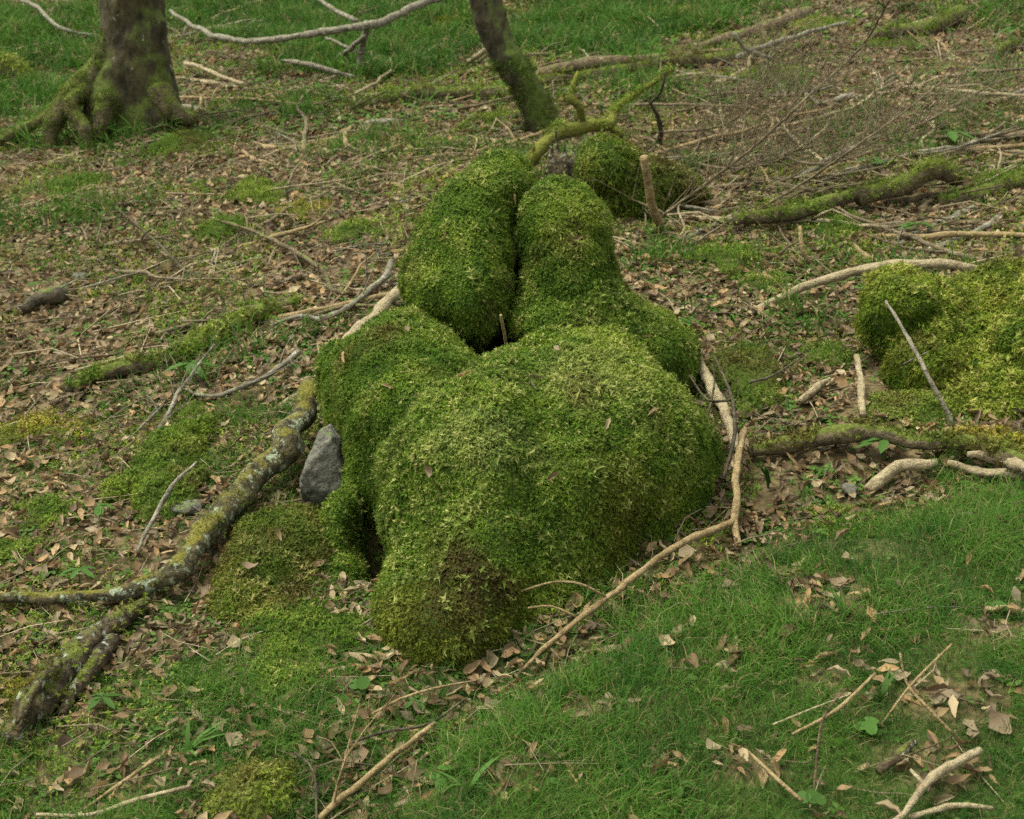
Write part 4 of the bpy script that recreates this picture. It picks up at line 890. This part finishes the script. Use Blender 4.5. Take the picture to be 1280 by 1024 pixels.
# single plants one can point to
def plant(name, label, cat, u, v, size, n, kind, seed, lift=0):
    r = np.random.default_rng(seed); p = at(u, v); V, F = [], []; size = size*(.75 if kind == 'round' else 1)
    for k in range(n):
        a = r.uniform(0, 6.28); d = np.array((math.cos(a), math.sin(a), 0)); s = np.array((-d[1], d[0], 0)); hg = size*r.uniform(.35, .9)
        if kind == 'round':
            c = p+d*size*r.uniform(.15, .6)+(0, 0, hg); R = size*r.uniform(.28, .42); o = len(V); nn = Vector((d[0]*.4, d[1]*.4-.35, 1)).normalized(); X = nn.orthogonal().normalized(); Y = nn.cross(X)
            V.append(c-np.array(nn)*R*.12)
            for j in range(10): b = j*.6283; q = R*(1+.12*math.cos(b*2+a)); V.append(c+np.array(X)*math.cos(b)*q+np.array(Y)*math.sin(b)*q)
            for j in range(10): F.append((o, o+1+j, o+1+(j+1) % 10))
            o = len(V); V += [p+s*.0015, p-s*.0015, c]; F.append((o, o+1, o+2))
        elif kind == 'blade':
            b0 = p; L = size*r.uniform(.8, 1.4); wd = size*.055; ts = (0, .3, .6, .85, 1); o = len(V); sp = r.uniform(.4, 1.0)
            for t in ts: ww = wd*math.sin(math.pi*min(t*.8+.15, 1)); q = b0+d*L*sp*t*t*.8+np.array((0, 0, L*(t*.85-.35*sp*t*t))); V += [q-s*ww, q+s*ww]
            for j in range(4): F += [(o+2*j, o+2*j+1, o+2*j+3), (o+2*j, o+2*j+3, o+2*j+2)]
        else:                                                        # palmate: pointed leaflets round the top of a stalk
            top = p+np.array((0, 0, size*.7)); L = size*r.uniform(.7, 1.0); o = len(V); dr = np.array((0, 0, -.25*L)); wd = L*.17
            V += [top, top+d*L*.35+s*wd, top+d*L*.7+s*wd*.9+dr*.5, top+d*L+dr, top+d*L*.7-s*wd*.9+dr*.5, top+d*L*.35-s*wd]; F += [(o, o+1, o+2), (o, o+2, o+3), (o, o+3, o+4), (o, o+4, o+5)]
            if k == 0: o = len(V); V += [p+(.002, 0, 0), p-(.002, 0, 0), top]; F.append((o, o+1, o+2))
    V = np.array(V); C = np.tile(np.array((.06, .13, .024))*r.uniform(.75, 1.15), (len(V), 1))
    return tag(link(name, mesh_np(name, V, np.array(F), M_HERB, C)), label, cat, 'green plants one can pick out')
for k, (u, v, s, n, kd, lab) in enumerate((
    (1185, 190, .16, 7, 'palm', 'palmate seedling beside the tan pole on the brushy slope'), (1085, 215, .11, 6, 'palm', 'seedling in front of the broken mossy log'), (1145, 300, .11, 5, 'palm', 'broad leaved seedling uphill of the mossy stump'), (290, 660, .09, 12, 'round', 'clump of round leaved herbs where the lichen branch meets the brownish boulder'),
    (795, 808, .05, 4, 'round', 'round leaved clover on the bank nearest the tan stick'), (860, 862, .045, 2, 'round', 'two round leaves beside the leaf patch on the bank'), (1085, 925, .065, 4, 'round', 'largest round leaved plant among the sticks of the bank'), (855, 995, .05, 3, 'round', 'round leaved plant at the lower edge of the bank'),
    (1010, 1015, .06, 3, 'round', 'pair of broad round leaves at the foot of the upright stem'), (555, 985, .06, 4, 'round', 'round leaved plant in the grass above the gully mouth'), (690, 990, .045, 2, 'round', 'small round leaf next to the dry leaf patch of the bank'), (1250, 770, .055, 4, 'round', 'round leaved plant high on the bank'),
    (1100, 885, .10, 5, 'blade', 'tuft of broad grass blades between the sticks of the bank'), (585, 1000, .10, 6, 'blade', 'broad bladed grass tuft at the mouth of the gully'), (235, 950, .11, 7, 'blade', 'broad bladed grass tuft in the mixed grass downhill'), (1055, 780, .1, 5, 'blade', 'grass tuft in front of the upper leaf patch'),
    (130, 890, .06, 8, 'palm', 'ivy like herb beside the rotten log'), (125, 650, .07, 6, 'palm', 'herb beside the pale straight stick'), (100, 730, .07, 5, 'palm', 'herb above the forked end of the lichen branch'), (1105, 575, .10, 6, 'palm', 'broad green herb growing against the mossy root'),
    (960, 610, .12, 6, 'blade', 'grass blades beside the upright leaning stick'), (1100, 375, .10, 7, 'palm', 'herb growing at the uphill side of the mossy stump'), (370, 470, .06, 6, 'round', 'round leaved herb beside the peeled branch'), (240, 480, .12, 5, 'palm', 'fern like herb below the mossy fallen stem'),
    (620, 885, .10, 3, 'blade', 'single broad blade at the foot of the bulging boulder'), (450, 870, .06, 5, 'round', 'round leaved herb in the gully leaves'), (520, 890, .05, 4, 'palm', 'little green herb among the gully leaves'), (1210, 480, .14, 7, 'blade', 'tuft of grass against the mossy stump'),
    (815, 300, .08, 4, 'palm', 'herb at the foot of the leaning pole'), (335, 725, .035, 4, 'round', 'clover on the face of the brownish knee high boulder'), (1130, 15, .2, 7, 'palm', 'leafy seedling at the far mossy log'), (1270, 60, .2, 7, 'palm', 'leafy seedling by the slim mossy pole'))):
    plant('grass_tuft' if kd == 'blade' else 'seedling', lab, 'plant', u, v, s, n, kd, 600+k)
